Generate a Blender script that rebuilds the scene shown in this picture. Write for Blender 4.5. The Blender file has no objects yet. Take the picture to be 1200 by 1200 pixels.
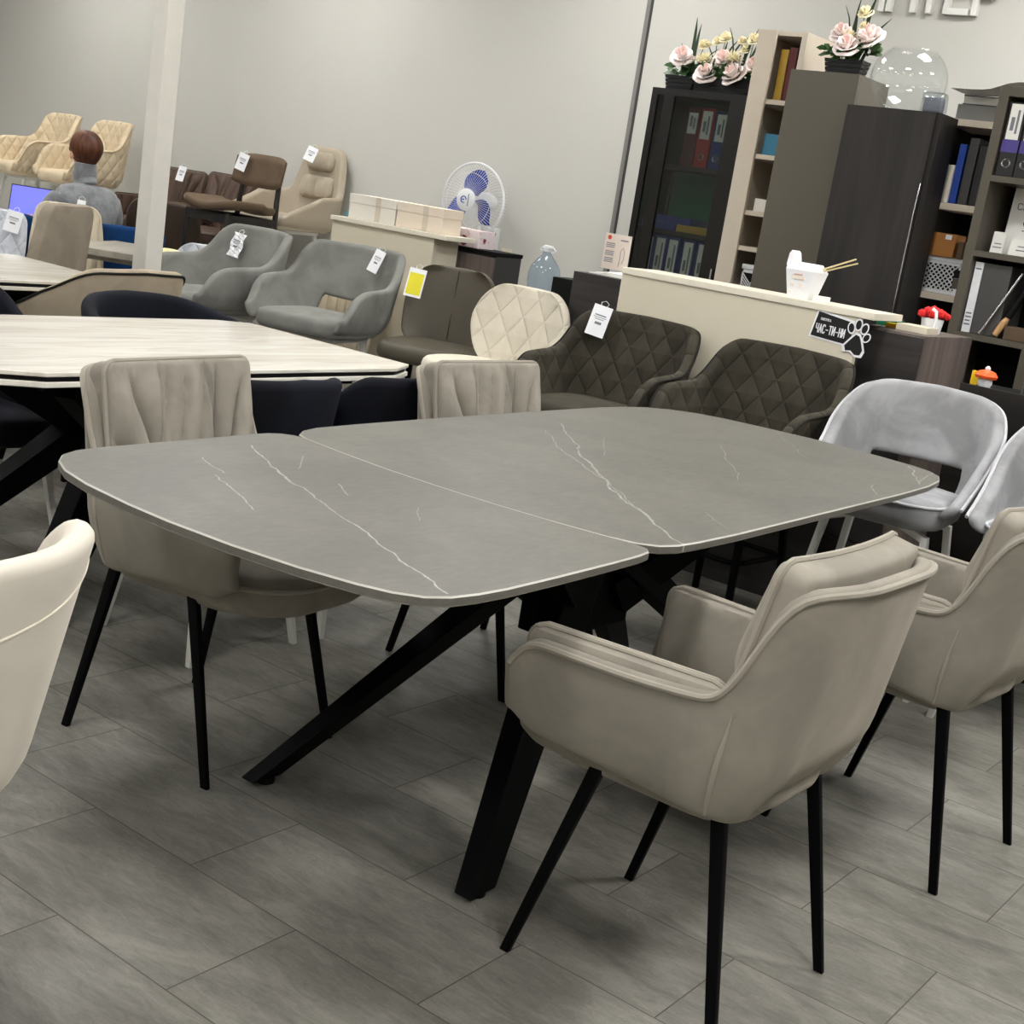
import bpy, bmesh, math, random
from mathutils import Vector, Matrix, Euler, noise
PI = math.pi
R = math.radians
scene = bpy.context.scene
COL = scene.collection
rnd = random.Random(7)


# ------------------------------------------------------------------ objects
def obj(name, bm, m=None, parent=None, smooth=True, angle=40):
    me = bpy.data.meshes.new(name)
    bmesh.ops.recalc_face_normals(bm, faces=bm.faces[:])
    bm.to_mesh(me)
    bm.free()
    if m:
        for x in (m if isinstance(m, (list, tuple)) else [m]):
            me.materials.append(x)
    if smooth:
        me.polygons.foreach_set('use_smooth', [True] * len(me.polygons))
        try:
            me.set_sharp_from_angle(angle=R(angle))
        except Exception:
            pass
    o = bpy.data.objects.new(name, me)
    COL.objects.link(o)
    if parent is not None:
        o.parent = parent
    return o


def tag(o, label, cat, group=None):
    o['label'] = label
    o['category'] = cat
    if group:
        o['group'] = group
    return o


def thing(name, label, cat, loc=(0, 0, 0), rotz=0.0, group=None):
    o = bpy.data.objects.new(name, None)
    o.empty_display_size = 0.1
    COL.objects.link(o)
    o.location = loc
    o.rotation_euler = (0, 0, rotz)
    return tag(o, label, cat, group)


def struct(name, bm, m, smooth=False):
    o = obj(name, bm, m, None, smooth)
    o['kind'] = 'structure'
    return o


def dup(root, loc, rotz, label, group=None, scale=None):
    r = root.copy()
    COL.objects.link(r)
    r.location = loc
    r.rotation_euler = (0, 0, rotz)
    if scale:
        r.scale = (scale,) * 3
    r['label'] = label
    if group:
        r['group'] = group
    for ch in list(root.children):
        c = ch.copy()
        COL.objects.link(c)
        c.parent = r
        for g in ch.children:
            d = g.copy()
            COL.objects.link(d)
            d.parent = c
    return r


def place(o, x, y, deg, z=0.0, s=1.0):
    o.location = (x, y, z)
    o.rotation_euler = (0, 0, R(deg))
    o.scale = (s, s, s)
    return o


# ------------------------------------------------------------------ shapes
def xform(bm, verts, M):
    for v in verts:
        v.co = M @ v.co


def box(bm, x0, x1, y0, y1, z0, z1, bev=0.0, M=None, mi=0):
    vs = [bm.verts.new((x, y, z)) for x in (x0, x1) for y in (y0, y1) for z in (z0, z1)]
    F = [(0, 1, 3, 2), (4, 6, 7, 5), (0, 4, 5, 1), (2, 3, 7, 6), (0, 2, 6, 4), (1, 5, 7, 3)]
    fs = [bm.faces.new([vs[i] for i in f]) for f in F]
    for f in fs:
        f.material_index = mi
    allv = vs
    if bev > 0:
        es = list({e for f in fs for e in f.edges})
        bev = min(bev, 0.45 * min(x1 - x0, y1 - y0, z1 - z0))
        r = bmesh.ops.bevel(bm, geom=es, offset=bev, segments=2, profile=0.6, affect='EDGES')
        allv = list({v for f in r['faces'] for v in f.verts} | {v for v in vs if v.is_valid})
        st = list(allv)
        seen = set(st)
        while st:
            v = st.pop()
            for e in v.link_edges:
                w = e.other_vert(v)
                if w not in seen:
                    seen.add(w)
                    st.append(w)
        allv = list(seen)
        for v in allv:
            for f in v.link_faces:
                f.material_index = mi
    if M is not None:
        xform(bm, allv, M)
    return allv


def beam(bm, a, b, w, d, w2=None, d2=None, up=(0, 0, 1), bev=0.0):
    """tapered rectangular bar from a to b; w across, d in the other direction"""
    a, b = Vector(a), Vector(b)
    w2 = w if w2 is None else w2
    d2 = d if d2 is None else d2
    t = (b - a).normalized()
    u = Vector(up)
    s = t.cross(u)
    if s.length < 1e-4:
        s = t.cross(Vector((1, 0, 0)))
    s.normalize()
    n = s.cross(t).normalized()
    A = [bm.verts.new(a + s * sx * w / 2 + n * sy * d / 2) for sx, sy in ((-1, -1), (1, -1), (1, 1), (-1, 1))]
    B = [bm.verts.new(b + s * sx * w2 / 2 + n * sy * d2 / 2) for sx, sy in ((-1, -1), (1, -1), (1, 1), (-1, 1))]
    fs = [bm.faces.new(A[::-1]), bm.faces.new(B)]
    for i in range(4):
        j = (i + 1) % 4
        fs.append(bm.faces.new((A[i], A[j], B[j], B[i])))
    if bev > 0:
        es = list({e for f in fs for e in f.edges})
        bmesh.ops.bevel(bm, geom=es, offset=bev, segments=2, profile=0.6, affect='EDGES')


def leg_flat(bm, a, b, w, d, w2, d2, yaw=0.0, bev=0.003):
    """leg whose two ends are horizontal rectangles (feet flat on the floor)"""
    c, s = math.cos(yaw), math.sin(yaw)
    def ring(p, ww, dd):
        return [bm.verts.new((p[0] + c * sx * ww / 2 - s * sy * dd / 2, p[1] + s * sx * ww / 2 + c * sy * dd / 2, p[2])) for sx, sy in ((-1, -1), (1, -1), (1, 1), (-1, 1))]
    A, B = ring(a, w, d), ring(b, w2, d2)
    fs = [bm.faces.new(A), bm.faces.new(B[::-1])]
    for i in range(4):
        j = (i + 1) % 4
        fs.append(bm.faces.new((A[i], B[i], B[j], A[j])))
    if bev > 0:
        es = list({e for f in fs for e in f.edges})
        bmesh.ops.bevel(bm, geom=es, offset=bev, segments=2, profile=0.6, affect='EDGES')


def tube(bm, pts, r, sides=8, closed=False, cap=True):
    pts = [Vector(p) for p in pts]
    n = len(pts)
    rr = r if isinstance(r, (list, tuple)) else [r] * n
    rings = []
    prev = None
    for i, p in enumerate(pts):
        if closed:
            t = pts[(i + 1) % n] - pts[i - 1]
        else:
            t = pts[min(i + 1, n - 1)] - pts[max(i - 1, 0)]
        if t.length < 1e-9:
            t = Vector((0, 0, 1))
        t.normalize()
        if prev is None:
            a = Vector((0, 0, 1)) if abs(t.z) < 0.9 else Vector((1, 0, 0))
            s = t.cross(a).normalized()
        else:
            s = prev - t * prev.dot(t)
            if s.length < 1e-6:
                s = t.cross(Vector((0, 0, 1)))
            s.normalize()
        prev = s
        u = t.cross(s)
        rings.append([bm.verts.new(p + (s * math.cos(k * 2 * PI / sides) + u * math.sin(k * 2 * PI / sides)) * rr[i]) for k in range(sides)])
    m = n if closed else n - 1
    for i in range(m):
        A, B = rings[i], rings[(i + 1) % n]
        for k in range(sides):
            l = (k + 1) % sides
            bm.faces.new((A[k], A[l], B[l], B[k]))
    if not closed and cap:
        bm.faces.new(rings[0][::-1])
        bm.faces.new(rings[-1])
    return rings


def lathe(bm, prof, seg=24, c=(0, 0, 0), M=None, cap=True):
    """prof: list of (r, z)"""
    rings = []
    vs = []
    for r, z in prof:
        ring = []
        for k in range(seg):
            a = 2 * PI * k / seg
            v = bm.verts.new((c[0] + r * math.cos(a), c[1] + r * math.sin(a), c[2] + z))
            ring.append(v)
            vs.append(v)
        rings.append(ring)
    for A, B in zip(rings[:-1], rings[1:]):
        for k in range(seg):
            l = (k + 1) % seg
            bm.faces.new((A[k], A[l], B[l], B[k]))
    if cap:
        bm.faces.new(rings[0][::-1])
        bm.faces.new(rings[-1])
    if M is not None:
        xform(bm, vs, M)
    return vs


def prism(bm, out, z0, z1, bev=0.0, M=None, mi=0):
    """upright slab over a closed outline; bev = chamfer of its upper and lower edge (chamfer faces take material mi)"""
    n = len(out)
    P = [Vector((p[0], p[1])) for p in out]
    area = sum(P[i].x * P[(i + 1) % n].y - P[(i + 1) % n].x * P[i].y for i in range(n))
    sg = 1 if area > 0 else -1
    def ins(d):
        q = []
        for i in range(n):
            t = (P[(i + 1) % n] - P[i]).normalized() + (P[i] - P[i - 1]).normalized()
            t = t.normalized() if t.length > 1e-9 else (P[(i + 1) % n] - P[i]).normalized()
            q.append(P[i] + Vector((-t.y, t.x)) * sg * d)
        return q
    lv = [(0, z0), (0, z1)] if bev <= 0 else [(bev, z0), (0, z0 + bev), (0, z1 - bev), (bev, z1)]
    rings = []
    for d, z in lv:
        rings.append([bm.verts.new((p.x, p.y, z)) for p in (ins(d) if d else P)])
    bm.faces.new(rings[0][::-1])
    bm.faces.new(rings[-1])
    for k, (A, B) in enumerate(zip(rings[:-1], rings[1:])):
        for i in range(n):
            j = (i + 1) % n
            f = bm.faces.new((A[i], A[j], B[j], B[i]))
            if bev > 0 and k != 1:
                f.material_index = mi
    if M is not None:
        xform(bm, [v for r in rings for v in r], M)


def interp(tab, x):
    """monotone cubic through a table of (x, y)"""
    if x <= tab[0][0]:
        return tab[0][1]
    if x >= tab[-1][0]:
        return tab[-1][1]
    n = len(tab)
    d = [(tab[i + 1][1] - tab[i][1]) / (tab[i + 1][0] - tab[i][0]) for i in range(n - 1)]
    m = [d[0]] + [0 if d[i - 1] * d[i] <= 0 else 2 * d[i - 1] * d[i] / (d[i - 1] + d[i]) for i in range(1, n - 1)] + [d[-1]]
    for i in range(n - 1):
        if x <= tab[i + 1][0]:
            h = tab[i + 1][0] - tab[i][0]
            s = (x - tab[i][0]) / h
            return ((2 * s ** 3 - 3 * s * s + 1) * tab[i][1] + (s ** 3 - 2 * s * s + s) * h * m[i]
                    + (-2 * s ** 3 + 3 * s * s) * tab[i + 1][1] + (s ** 3 - s * s) * h * m[i + 1])


def rrect(x0, x1, y0, y1, r, seg=6):
    pts = []
    for cx, cy, a0 in ((x1 - r, y1 - r, 0), (x0 + r, y1 - r, 90), (x0 + r, y0 + r, 180), (x1 - r, y0 + r, 270)):
        for k in range(seg + 1):
            a = R(a0 + 90 * k / seg)
            pts.append((cx + r * math.cos(a), cy + r * math.sin(a)))
    return pts


def resample(pts, n, closed=True):
    P = [Vector(p) for p in pts]
    if closed:
        P = P + [P[0]]
    L = [0]
    for a, b in zip(P[:-1], P[1:]):
        L.append(L[-1] + (b - a).length)
    out = []
    m = n if closed else n - 1
    j = 0
    for i in range(n):
        t = L[-1] * i / m
        while j < len(L) - 2 and L[j + 1] < t:
            j += 1
        d = L[j + 1] - L[j]
        out.append(P[j].lerp(P[j + 1], (t - L[j]) / d if d > 0 else 0))
    return out, L[-1]


def cushion(bm, outline, z0, z1, er=0.02, crown=0.01, n=44, puff=0.0, zf=None, wr=None):
    """upholstered pad over a closed plan outline; er = edge radius, crown = rise of the middle; zf(x, y) is added to z"""
    P, L = resample([(x, y) for x, y in outline], n)
    c = Vector((sum(p.x for p in P) / n, sum(p.y for p in P) / n))
    mr = sum((p - c).length for p in P) / n
    er = min(er, (z1 - z0) * 0.49)
    prof = []
    for a in (0, 30, 60, 90):
        prof.append((1 - er / mr * (1 - math.sin(R(a))), z0 + er * (1 - math.cos(R(a)))))
    if puff:
        prof.append((1 + puff / mr, (z0 + z1) / 2))
    for a in (0, 30, 60, 90):
        prof.append((1 - er / mr * (1 - math.cos(R(a))), z1 - er + er * math.sin(R(a))))
    s1 = prof[-1][0]
    for k in range(1, 7):
        q = 1 - k / 7
        prof.append((s1 * q, z1 + crown * (1 - q * q)))
    uv = bm.loops.layers.uv.verify()
    rings = []
    for s, z in prof:
        ring = []
        for p in P:
            q = c + (p - c) * s
            zz = z + (zf(q.x, q.y) if zf else 0)
            if wr and z > z1 - 1e-6:
                zz += wr(q.x, q.y)
            ring.append(bm.verts.new((q.x, q.y, zz)))
        rings.append(ring)
    fs = [bm.faces.new(rings[0][::-1])]
    for A, B in zip(rings[:-1], rings[1:]):
        for k in range(n):
            l = (k + 1) % n
            fs.append(bm.faces.new((A[k], A[l], B[l], B[k])))
    fs.append(bm.faces.new(rings[-1]))
    for f in fs:
        for lp in f.loops:
            lp[uv].uv = (lp.vert.co.x, lp.vert.co.y)
    return P


def plan_u(hw, df, db, rc, tp=0.0, backbow=0.0):
    """U-shaped plan, from the left front round the back to the right front"""
    pts = []
    for k in range(10):
        pts.append((df + (-db + rc - df) * k / 9, hw))
    for k in range(1, 9):
        a = R(90 + 90 * k / 8)
        pts.append((-db + rc + rc * math.cos(a), hw - rc + rc * math.sin(a)))
    m = [(-db, hw - rc - 2 * (hw - rc) * k / 8) for k in range(1, 8)]
    pts += m
    pts += [(x, -y) for x, y in pts[:18][::-1]]
    out = []
    for x, y in pts:
        y *= 1 + tp * (x + db) / (df + db)
        x -= backbow * max(0, 1 - (y / hw) ** 2) if x < -db + rc else 0
        out.append((x, y))
    return out


def tub(bm, plan, zt, zb, th=0.045, lean=lambda t, z, b: 0.0, n=72, nz=9, thf=None):
    """upholstered shell over a U plan. zt(t), zb(t): upper and lower edge, t = 0 mid back .. 1 arm front.
    lean(t, z, zb) = outward offset. Returns outer top-edge points (for piping) and inner ones."""
    P, L = resample(plan, n + 1, closed=False)
    uv = bm.loops.layers.uv.verify()
    rows = []
    uvs = []
    edge_o, edge_i = [], []
    def normal(i):
        a, b = P[max(i - 1, 0)], P[min(i + 1, n)]
        t = (b - a).normalized()
        return Vector((t.y, -t.x)), t
    sgn = None
    def ring(i, adv, k):
        nn, tt = normal(i)
        nn = nn * sgn
        p = P[i] + tt * adv
        s = i / n
        t = abs(2 * s - 1)
        b, e = zb(t), zt(t)
        th_ = (thf(t) if thf else th) * k
        base_th = (thf(t) if thf else th)
        sh = base_th / 2 * (1 - k)
        b += sh
        e -= sh
        h = th_ / 2
        out = []
        u0 = s * L
        for j in range(nz + 1):
            z = b + h + (e - b - 2 * h) * j / nz
            out.append((p + nn * (h + lean(t, z, zb(t))), z, u0, z))
        for a in (30, 60, 90, 120, 150):
            z = e - h + h * math.sin(R(a))
            out.append((p + nn * (h * math.cos(R(a)) + lean(t, z, zb(t))), z, u0, z))
        for j in range(nz + 1):
            z = e - h - (e - b - 2 * h) * j / nz
            out.append((p + nn * (-h + lean(t, z, zb(t))), z, u0, z))
        for a in (210, 240, 270, 300, 330):
            z = b + h + h * math.sin(R(a))
            out.append((p + nn * (h * math.cos(R(a)) + lean(t, z, zb(t))), z, u0, z))
        return out, h, e, p, nn, t
    nn0, _ = normal(n // 2)
    sgn = 1 if nn0.x < 0 else -1
    seq = []
    h0 = (thf(1.0) if thf else th) / 2
    for a in (85, 60, 30):
        seq.append((0, -h0 * math.sin(R(a)), max(math.cos(R(a)), 0.08)))
    for i in range(n + 1):
        seq.append((i, 0, 1))
    for a in (30, 60, 85):
        seq.append((n, h0 * math.sin(R(a)), max(math.cos(R(a)), 0.08)))
    for i, adv, k in seq:
        o, h, e, p, nn, t = ring(i, adv, k)
        rows.append([bm.verts.new((q.x, q.y, z)) for q, z, _, _ in o])
        uvs.append([(u, v) for _, _, u, v in o])
        if k == 1:
            lo = lean(t, e, zb(t))
            edge_o.append((p.x + nn.x * (h + lo), p.y + nn.y * (h + lo), e - h * 0.55))
            edge_i.append((p.x + nn.x * (-h + lo), p.y + nn.y * (-h + lo), e - h * 0.4))
    m = len(rows[0])
    for a in range(len(rows) - 1):
        for k in range(m):
            l = (k + 1) % m
            f = bm.faces.new((rows[a][k], rows[a + 1][k], rows[a + 1][l], rows[a][l]))
            for lp, w in zip(f.loops, (uvs[a][k], uvs[a + 1][k], uvs[a + 1][l], uvs[a][l])):
                lp[uv].uv = w
    bm.faces.new(rows[0])
    bm.faces.new(rows[-1][::-1])
    def surf(s, z):
        fi = min(n - 1e-6, max(0, s * n))
        i = int(fi)
        nn = normal(i)[0].lerp(normal(i + 1)[0], fi - i).normalized() * sgn
        t = abs(2 * s - 1)
        h = (thf(t) if thf else th) / 2
        q = P[i].lerp(P[i + 1], fi - i) + nn * (h + lean(t, z, zb(t)))
        return Vector((q.x, q.y, z)), Vector((nn.x, nn.y, 0))
    tub.surf = surf
    return edge_o, edge_i


def slab(bm, W, H, T, rc=0.05, puff=0.02, wr=None, nu=40, nv=26, M=None, bow=0.0):
    """pillow-like pad: local u across (-W/2..W/2), v up (0..H), w thickness (front +w). Returns the outline of its front face"""
    uv = bm.loops.layers.uv.verify()
    def pt(a, b, side):
        bb = b * H
        e = 0
        for edge in (bb, H - bb):
            if edge < rc:
                q = 1 - edge / rc
                e = max(e, rc * (1 - math.sqrt(max(0, 1 - q * q))))
        y = a * (W / 2 - e)
        f = (1 - a ** 6) * (1 - (2 * b - 1) ** 6)
        w = T / 2 + puff * max(0, (1 - abs(a) ** 2.5) * (1 - abs(2 * b - 1) ** 2.5)) ** 0.6
        if side > 0 and wr:
            w += wr(y, bb) * min(1, f * 1.3)
        # round the rim
        rim = min(1.0, (1 - abs(a)) * W / 2 / 0.012, (1 - abs(2 * b - 1)) * H / 2 / 0.012)
        w -= 0.012 * (1 - math.sqrt(max(0, 1 - (1 - rim) ** 2)))
        return Vector((y, bb, side * w - bow * (1 - a * a)))
    def tt(k, n):
        x = 2 * k / n - 1
        return math.copysign(abs(x) ** 0.85, x)
    G = {}
    vs = []
    for side in (1, -1):
        for i in range(nu + 1):
            for j in range(nv + 1):
                v = bm.verts.new(pt(tt(i, nu), (tt(j, nv) + 1) / 2, side))
                G[side, i, j] = v
                vs.append(v)
    for side in (1, -1):
        for i in range(nu):
            for j in range(nv):
                q = [G[side, i, j], G[side, i + 1, j], G[side, i + 1, j + 1], G[side, i, j + 1]]
                f = bm.faces.new(q if side > 0 else q[::-1])
                for lp in f.loops:
                    lp[uv].uv = (lp.vert.co.x, lp.vert.co.y)
    ring = [(i, 0) for i in range(nu)] + [(nu, j) for j in range(nv)] + [(i, nv) for i in range(nu, 0, -1)] + [(0, j) for j in range(nv, 0, -1)]
    for k in range(len(ring)):
        a, b = ring[k], ring[(k + 1) % len(ring)]
        bm.faces.new((G[1, a[0], a[1]], G[-1, a[0], a[1]], G[-1, b[0], b[1]], G[1, b[0], b[1]]))
    edge = [G[1, i, j] for i, j in ring]
    back = [G[-1, i, j] for i, j in ring]
    if M is not None:
        xform(bm, vs, M)
    return [v.co.copy() for v in edge], [v.co.copy() for v in back]


def smooth_path(pts, it=2, closed=False):
    pts = [Vector(p) for p in pts]
    for _ in range(it):
        q = pts[:]
        n = len(pts)
        for i in range(n):
            if not closed and i in (0, n - 1):
                continue
            q[i] = (pts[i - 1] + pts[i] * 2 + pts[(i + 1) % n]) / 4
        pts = q
    return pts


def leaf(bm, pts, w, up=(0, 0, 1)):
    """thin blade along pts, width profile w(t), with thickness"""
    pts = [Vector(p) for p in pts]
    n = len(pts)
    rows = []
    for i, p in enumerate(pts):
        t = (pts[min(i + 1, n - 1)] - pts[max(i - 1, 0)]).normalized()
        s = t.cross(Vector(up))
        if s.length < 1e-3:
            s = Vector((1, 0, 0))
        s.normalize()
        u = s.cross(t)
        ww = w(i / (n - 1)) / 2
        rows.append([bm.verts.new(p - s * ww), bm.verts.new(p + u * 0.0012 + u * ww * -0.15), bm.verts.new(p + s * ww), bm.verts.new(p - u * 0.0012 - u * ww * 0.15)])
    for A, B in zip(rows[:-1], rows[1:]):
        for k in range(4):
            l = (k + 1) % 4
            bm.faces.new((A[k], A[l], B[l], B[k]))
    bm.faces.new(rows[0][::-1])
    bm.faces.new(rows[-1])


# lettering drawn as strokes -------------------------------------------------
GLYPH = {
    'І': [[(.5, 0), (.5, 1)]], 'Н': [[(0, 0), (0, 1)], [(1, 0), (1, 1)], [(0, .5), (1, .5)]],
    'П': [[(0, 0), (0, 1), (1, 1), (1, 0)]], 'Т': [[(0, 1), (1, 1)], [(.5, 0), (.5, 1)]],
    'Е': [[(1, 0), (0, 0), (0, 1), (1, 1)], [(0, .5), (.8, .5)]], 'Р': [[(0, 0), (0, 1), (.7, 1), (1, .85), (1, .6), (.7, .45), (0, .45)]],
    'Ч': [[(0, 1), (0, .6), (.2, .45), (1, .45)], [(1, 1), (1, 0)]], 'А': [[(0, 0), (.5, 1), (1, 0)], [(.2, .35), (.8, .35)]],
    'С': [[(1, .85), (.8, 1), (.25, 1), (0, .8), (0, .2), (.25, 0), (.8, 0), (1, .15)]],
    'И': [[(0, 1), (0, 0), (1, 1), (1, 0)]], 'Д': [[(0, 0), (.1, .15), (.9, .15), (1, 0)], [(.15, .15), (.3, 1), (.85, 1), (.85, .15)]],
    'О': [[(.3, 0), (0, .25), (0, .75), (.3, 1), (.7, 1), (1, .75), (1, .25), (.7, 0), (.3, 0)]],
    'К': [[(0, 0), (0, 1)], [(1, 1), (0, .45), (1, 0)]], 'У': [[(0, 1), (.5, .45)], [(1, 1), (.3, 0)]],
    'Ф': [[(.5, 0), (.5, 1)], [(.5, .8), (.1, .8), (0, .55), (.1, .3), (.9, .3), (1, .55), (.9, .8), (.5, .8)]],
    '-': [[(.15, .45), (.85, .45)]], 'М': [[(0, 0), (0, 1), (.5, .4), (1, 1), (1, 0)]],
}


def strokes(bm, word, x0, z0, w, h, gap, sw, th, M):
    """flat raised lettering in the local x-z plane, facing -y before M"""
    x = x0
    k_ = 0
    for ch in word:
        for st in GLYPH.get(ch, []):
            for a, b in zip(st[:-1], st[1:]):
                ax, az, bx, bz = x + a[0] * w, z0 + a[1] * h, x + b[0] * w, z0 + b[1] * h
                d = Vector((bx - ax, bz - az))
                if d.length < 1e-6:
                    continue
                d.normalize()
                nx, nz = -d.y * sw / 2, d.x * sw / 2
                ex, ez = d.x * sw / 2, d.y * sw / 2
                q = [(ax - ex + nx, az - ez + nz), (bx + ex + nx, bz + ez + nz), (bx + ex - nx, bz + ez - nz), (ax - ex - nx, az - ez - nz)]
                k_ += 1
                A = [bm.verts.new(M @ Vector((px, 0, pz))) for px, pz in q]
                B = [bm.verts.new(M @ Vector((px, -th - th * .02 * (k_ % 5), pz))) for px, pz in q]
                bm.faces.new(A)
                bm.faces.new(B[::-1])
                for i in range(4):
                    j = (i + 1) % 4
                    bm.faces.new((A[i], B[i], B[j], A[j]))
        x += w + gap
    return x
# ------------------------------------------------------------------ materials
def lin(c):
    return tuple(((v / 255) / 12.92 if v / 255 <= 0.04045 else ((v / 255 + 0.055) / 1.055) ** 2.4) for v in c) + (1.0,)


class NT:
    def __init__(s, name):
        s.m = bpy.data.materials.new(name)
        s.m.use_nodes = True
        s.t = s.m.node_tree
        s.b = s.t.nodes['Principled BSDF']
        s.n = s.t.nodes

    def new(s, typ, **k):
        n = s.n.new(typ)
        for a, v in k.items():
            setattr(n, a, v)
        return n

    def link(s, a, b):
        s.t.links.new(a, b)

    def math(s, op, a, b=None, c=None, clamp=False):
        n = s.n.new('ShaderNodeMath')
        n.operation = op
        n.use_clamp = clamp
        for i, v in enumerate((a, b, c)):
            if v is None:
                continue
            if isinstance(v, (int, float)):
                n.inputs[i].default_value = v
            else:
                s.link(v, n.inputs[i])
        return n.outputs[0]

    def mix(s, f, a, b):
        n = s.n.new('ShaderNodeMix')
        n.data_type = 'RGBA'
        for i, v in ((0, f), (6, a), (7, b)):
            if isinstance(v, (int, float, tuple)):
                n.inputs[i].default_value = v
            else:
                s.link(v, n.inputs[i])
        return n.outputs[2]

    def ramp(s, f, a, b, lo=0.0, hi=1.0):
        n = s.n.new('ShaderNodeMapRange')
        n.interpolation_type = 'SMOOTHSTEP'
        s.link(f, n.inputs[0])
        n.inputs[1].default_value = a
        n.inputs[2].default_value = b
        n.inputs[3].default_value = lo
        n.inputs[4].default_value = hi
        return n.outputs[0]

    def noise(s, scale, detail=3, rough=0.55, vec=None, dim='3D', dist=0.0):
        n = s.n.new('ShaderNodeTexNoise')
        n.noise_dimensions = dim
        n.inputs['Scale'].default_value = scale
        n.inputs['Detail'].default_value = detail
        n.inputs['Roughness'].default_value = rough
        n.inputs['Distortion'].default_value = dist
        if vec is not None:
            s.link(vec, n.inputs['Vector'])
        return n.outputs['Fac']

    def coord(s, kind='Object'):
        return s.n.new('ShaderNodeTexCoord').outputs[kind]

    def mapping(s, vec, scale=(1, 1, 1), loc=(0, 0, 0), rot=(0, 0, 0)):
        n = s.n.new('ShaderNodeMapping')
        n.inputs['Scale'].default_value = scale
        n.inputs['Location'].default_value = loc
        n.inputs['Rotation'].default_value = rot
        s.link(vec, n.inputs['Vector'])
        return n.outputs[0]

    def bump(s, h, strength=0.3, dist=0.01, normal=None):
        n = s.n.new('ShaderNodeBump')
        n.inputs['Strength'].default_value = strength
        n.inputs['Distance'].default_value = dist
        s.link(h, n.inputs['Height'])
        if normal is not None:
            s.link(normal, n.inputs['Normal'])
        s.link(n.outputs[0], s.b.inputs['Normal'])
        return n.outputs[0]

    def base(s, c):
        if isinstance(c, tuple):
            s.b.inputs['Base Color'].default_value = c
        else:
            s.link(c, s.b.inputs['Base Color'])

    def set(s, rough=0.5, metal=0.0, spec=0.5, sheen=0.0, coat=0.0, trans=0.0, ior=1.45):
        b = s.b
        b.inputs['Roughness'].default_value = rough
        b.inputs['Metallic'].default_value = metal
        b.inputs['Specular IOR Level'].default_value = spec
        b.inputs['Sheen Weight'].default_value = sheen
        b.inputs['Sheen Roughness'].default_value = 0.4
        b.inputs['Coat Weight'].default_value = coat
        b.inputs['Transmission Weight'].default_value = trans
        b.inputs['IOR'].default_value = ior


def scale_c(c, k):
    return (c[0] * k, c[1] * k, c[2] * k, 1)


def plain(name, rgb, rough=0.5, metal=0.0, spec=0.5, coat=0.0, var=0.06, nscale=12):
    """paint, plastic, metal: one colour with a faint mottle"""
    t = NT(name)
    c = lin(rgb)
    f = t.noise(nscale, 4, 0.6, t.coord())
    t.base(t.mix(f, scale_c(c, 1 - var), scale_c(c, 1 + var)))
    t.set(rough, metal, spec, coat=coat)
    return t.m


def fabric(name, rgb, nap=0.22, quilt=None, rough=0.85, sheen=0.35, nap_scale=5, puff=0.014, weave=900, spec=0.25):
    """velvet / cloth: brushed-nap patches, fine weave, optional diamond ('d', w, h) or channel ('c', w) quilting on the UVs"""
    t = NT(name)
    c = lin(rgb)
    co = t.coord()
    f = t.noise(nap_scale, 4, 0.6, co, dist=0.6)
    f = t.ramp(f, 0.35, 0.68)
    col = t.mix(f, scale_c(c, 1 - nap), scale_c(c, 1 + nap))
    fine = t.noise(weave, 2, 0.6, co)
    h = t.math('MULTIPLY', fine, 0.04)
    if quilt:
        uv = t.coord('UV')
        sp = t.new('ShaderNodeSeparateXYZ')
        t.link(uv, sp.inputs[0])
        if quilt[0] == 'd':
            u = t.math('DIVIDE', sp.outputs[0], quilt[1])
            v = t.math('DIVIDE', sp.outputs[1], quilt[2])
            a = t.math('PINGPONG', t.math('ADD', u, v), 0.5)
            b = t.math('PINGPONG', t.math('SUBTRACT', u, v), 0.5)
            d = t.math('MINIMUM', a, b)
        else:
            d = t.math('PINGPONG', t.math('DIVIDE', sp.outputs[0], quilt[1]), 0.5)
        d = t.math('MULTIPLY', d, 2.0, clamp=True)
        d = t.math('POWER', d, 0.45)
        h = t.math('ADD', h, d)
        t.bump(h, 0.9, puff)
    else:
        t.bump(h, 0.25, 0.01)
    t.base(col)
    t.set(rough, 0, spec, sheen=sheen)
    t.b.inputs['Sheen Tint'].default_value = scale_c(c, 1.6)
    return t.m


def leather(name, rgb, rough=0.45, pleat=None):
    t = NT(name)
    c = lin(rgb)
    co = t.coord()
    f = t.noise(6, 4, 0.6, co)
    t.base(t.mix(f, scale_c(c, 0.88), scale_c(c, 1.12)))
    v = t.new('ShaderNodeTexVoronoi')
    v.inputs['Scale'].default_value = 320
    t.link(co, v.inputs['Vector'])
    h = t.math('MULTIPLY', v.outputs['Distance'], 0.15)
    if pleat:
        uv = t.coord('UV')
        w = t.noise(7, 2, 0.5, t.mapping(uv, pleat))
        h = t.math('ADD', h, t.math('MULTIPLY', w, 2.2))
    t.bump(h, 0.35, 0.012)
    t.set(rough, 0, 0.4)
    return t.m


def wood(name, dark, light, scale=1.0, axis='z', rough=0.45, streak=30):
    t = NT(name)
    co = t.coord()
    s = {'z': (streak, streak, 1.2), 'x': (1.2, streak, streak), 'y': (streak, 1.2, streak)}[axis]
    f1 = t.noise(1.0 * scale, 5, 0.6, t.mapping(co, s), dist=0.4)
    f2 = t.noise(0.28 * scale, 3, 0.5, t.mapping(co, s))
    f = t.math('MULTIPLY', f1, f2)
    f = t.ramp(f, 0.12, 0.42)
    t.base(t.mix(f, lin(dark), lin(light)))
    t.bump(f1, 0.08, 0.004)
    t.set(rough, 0, 0.4)
    return t.m


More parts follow.
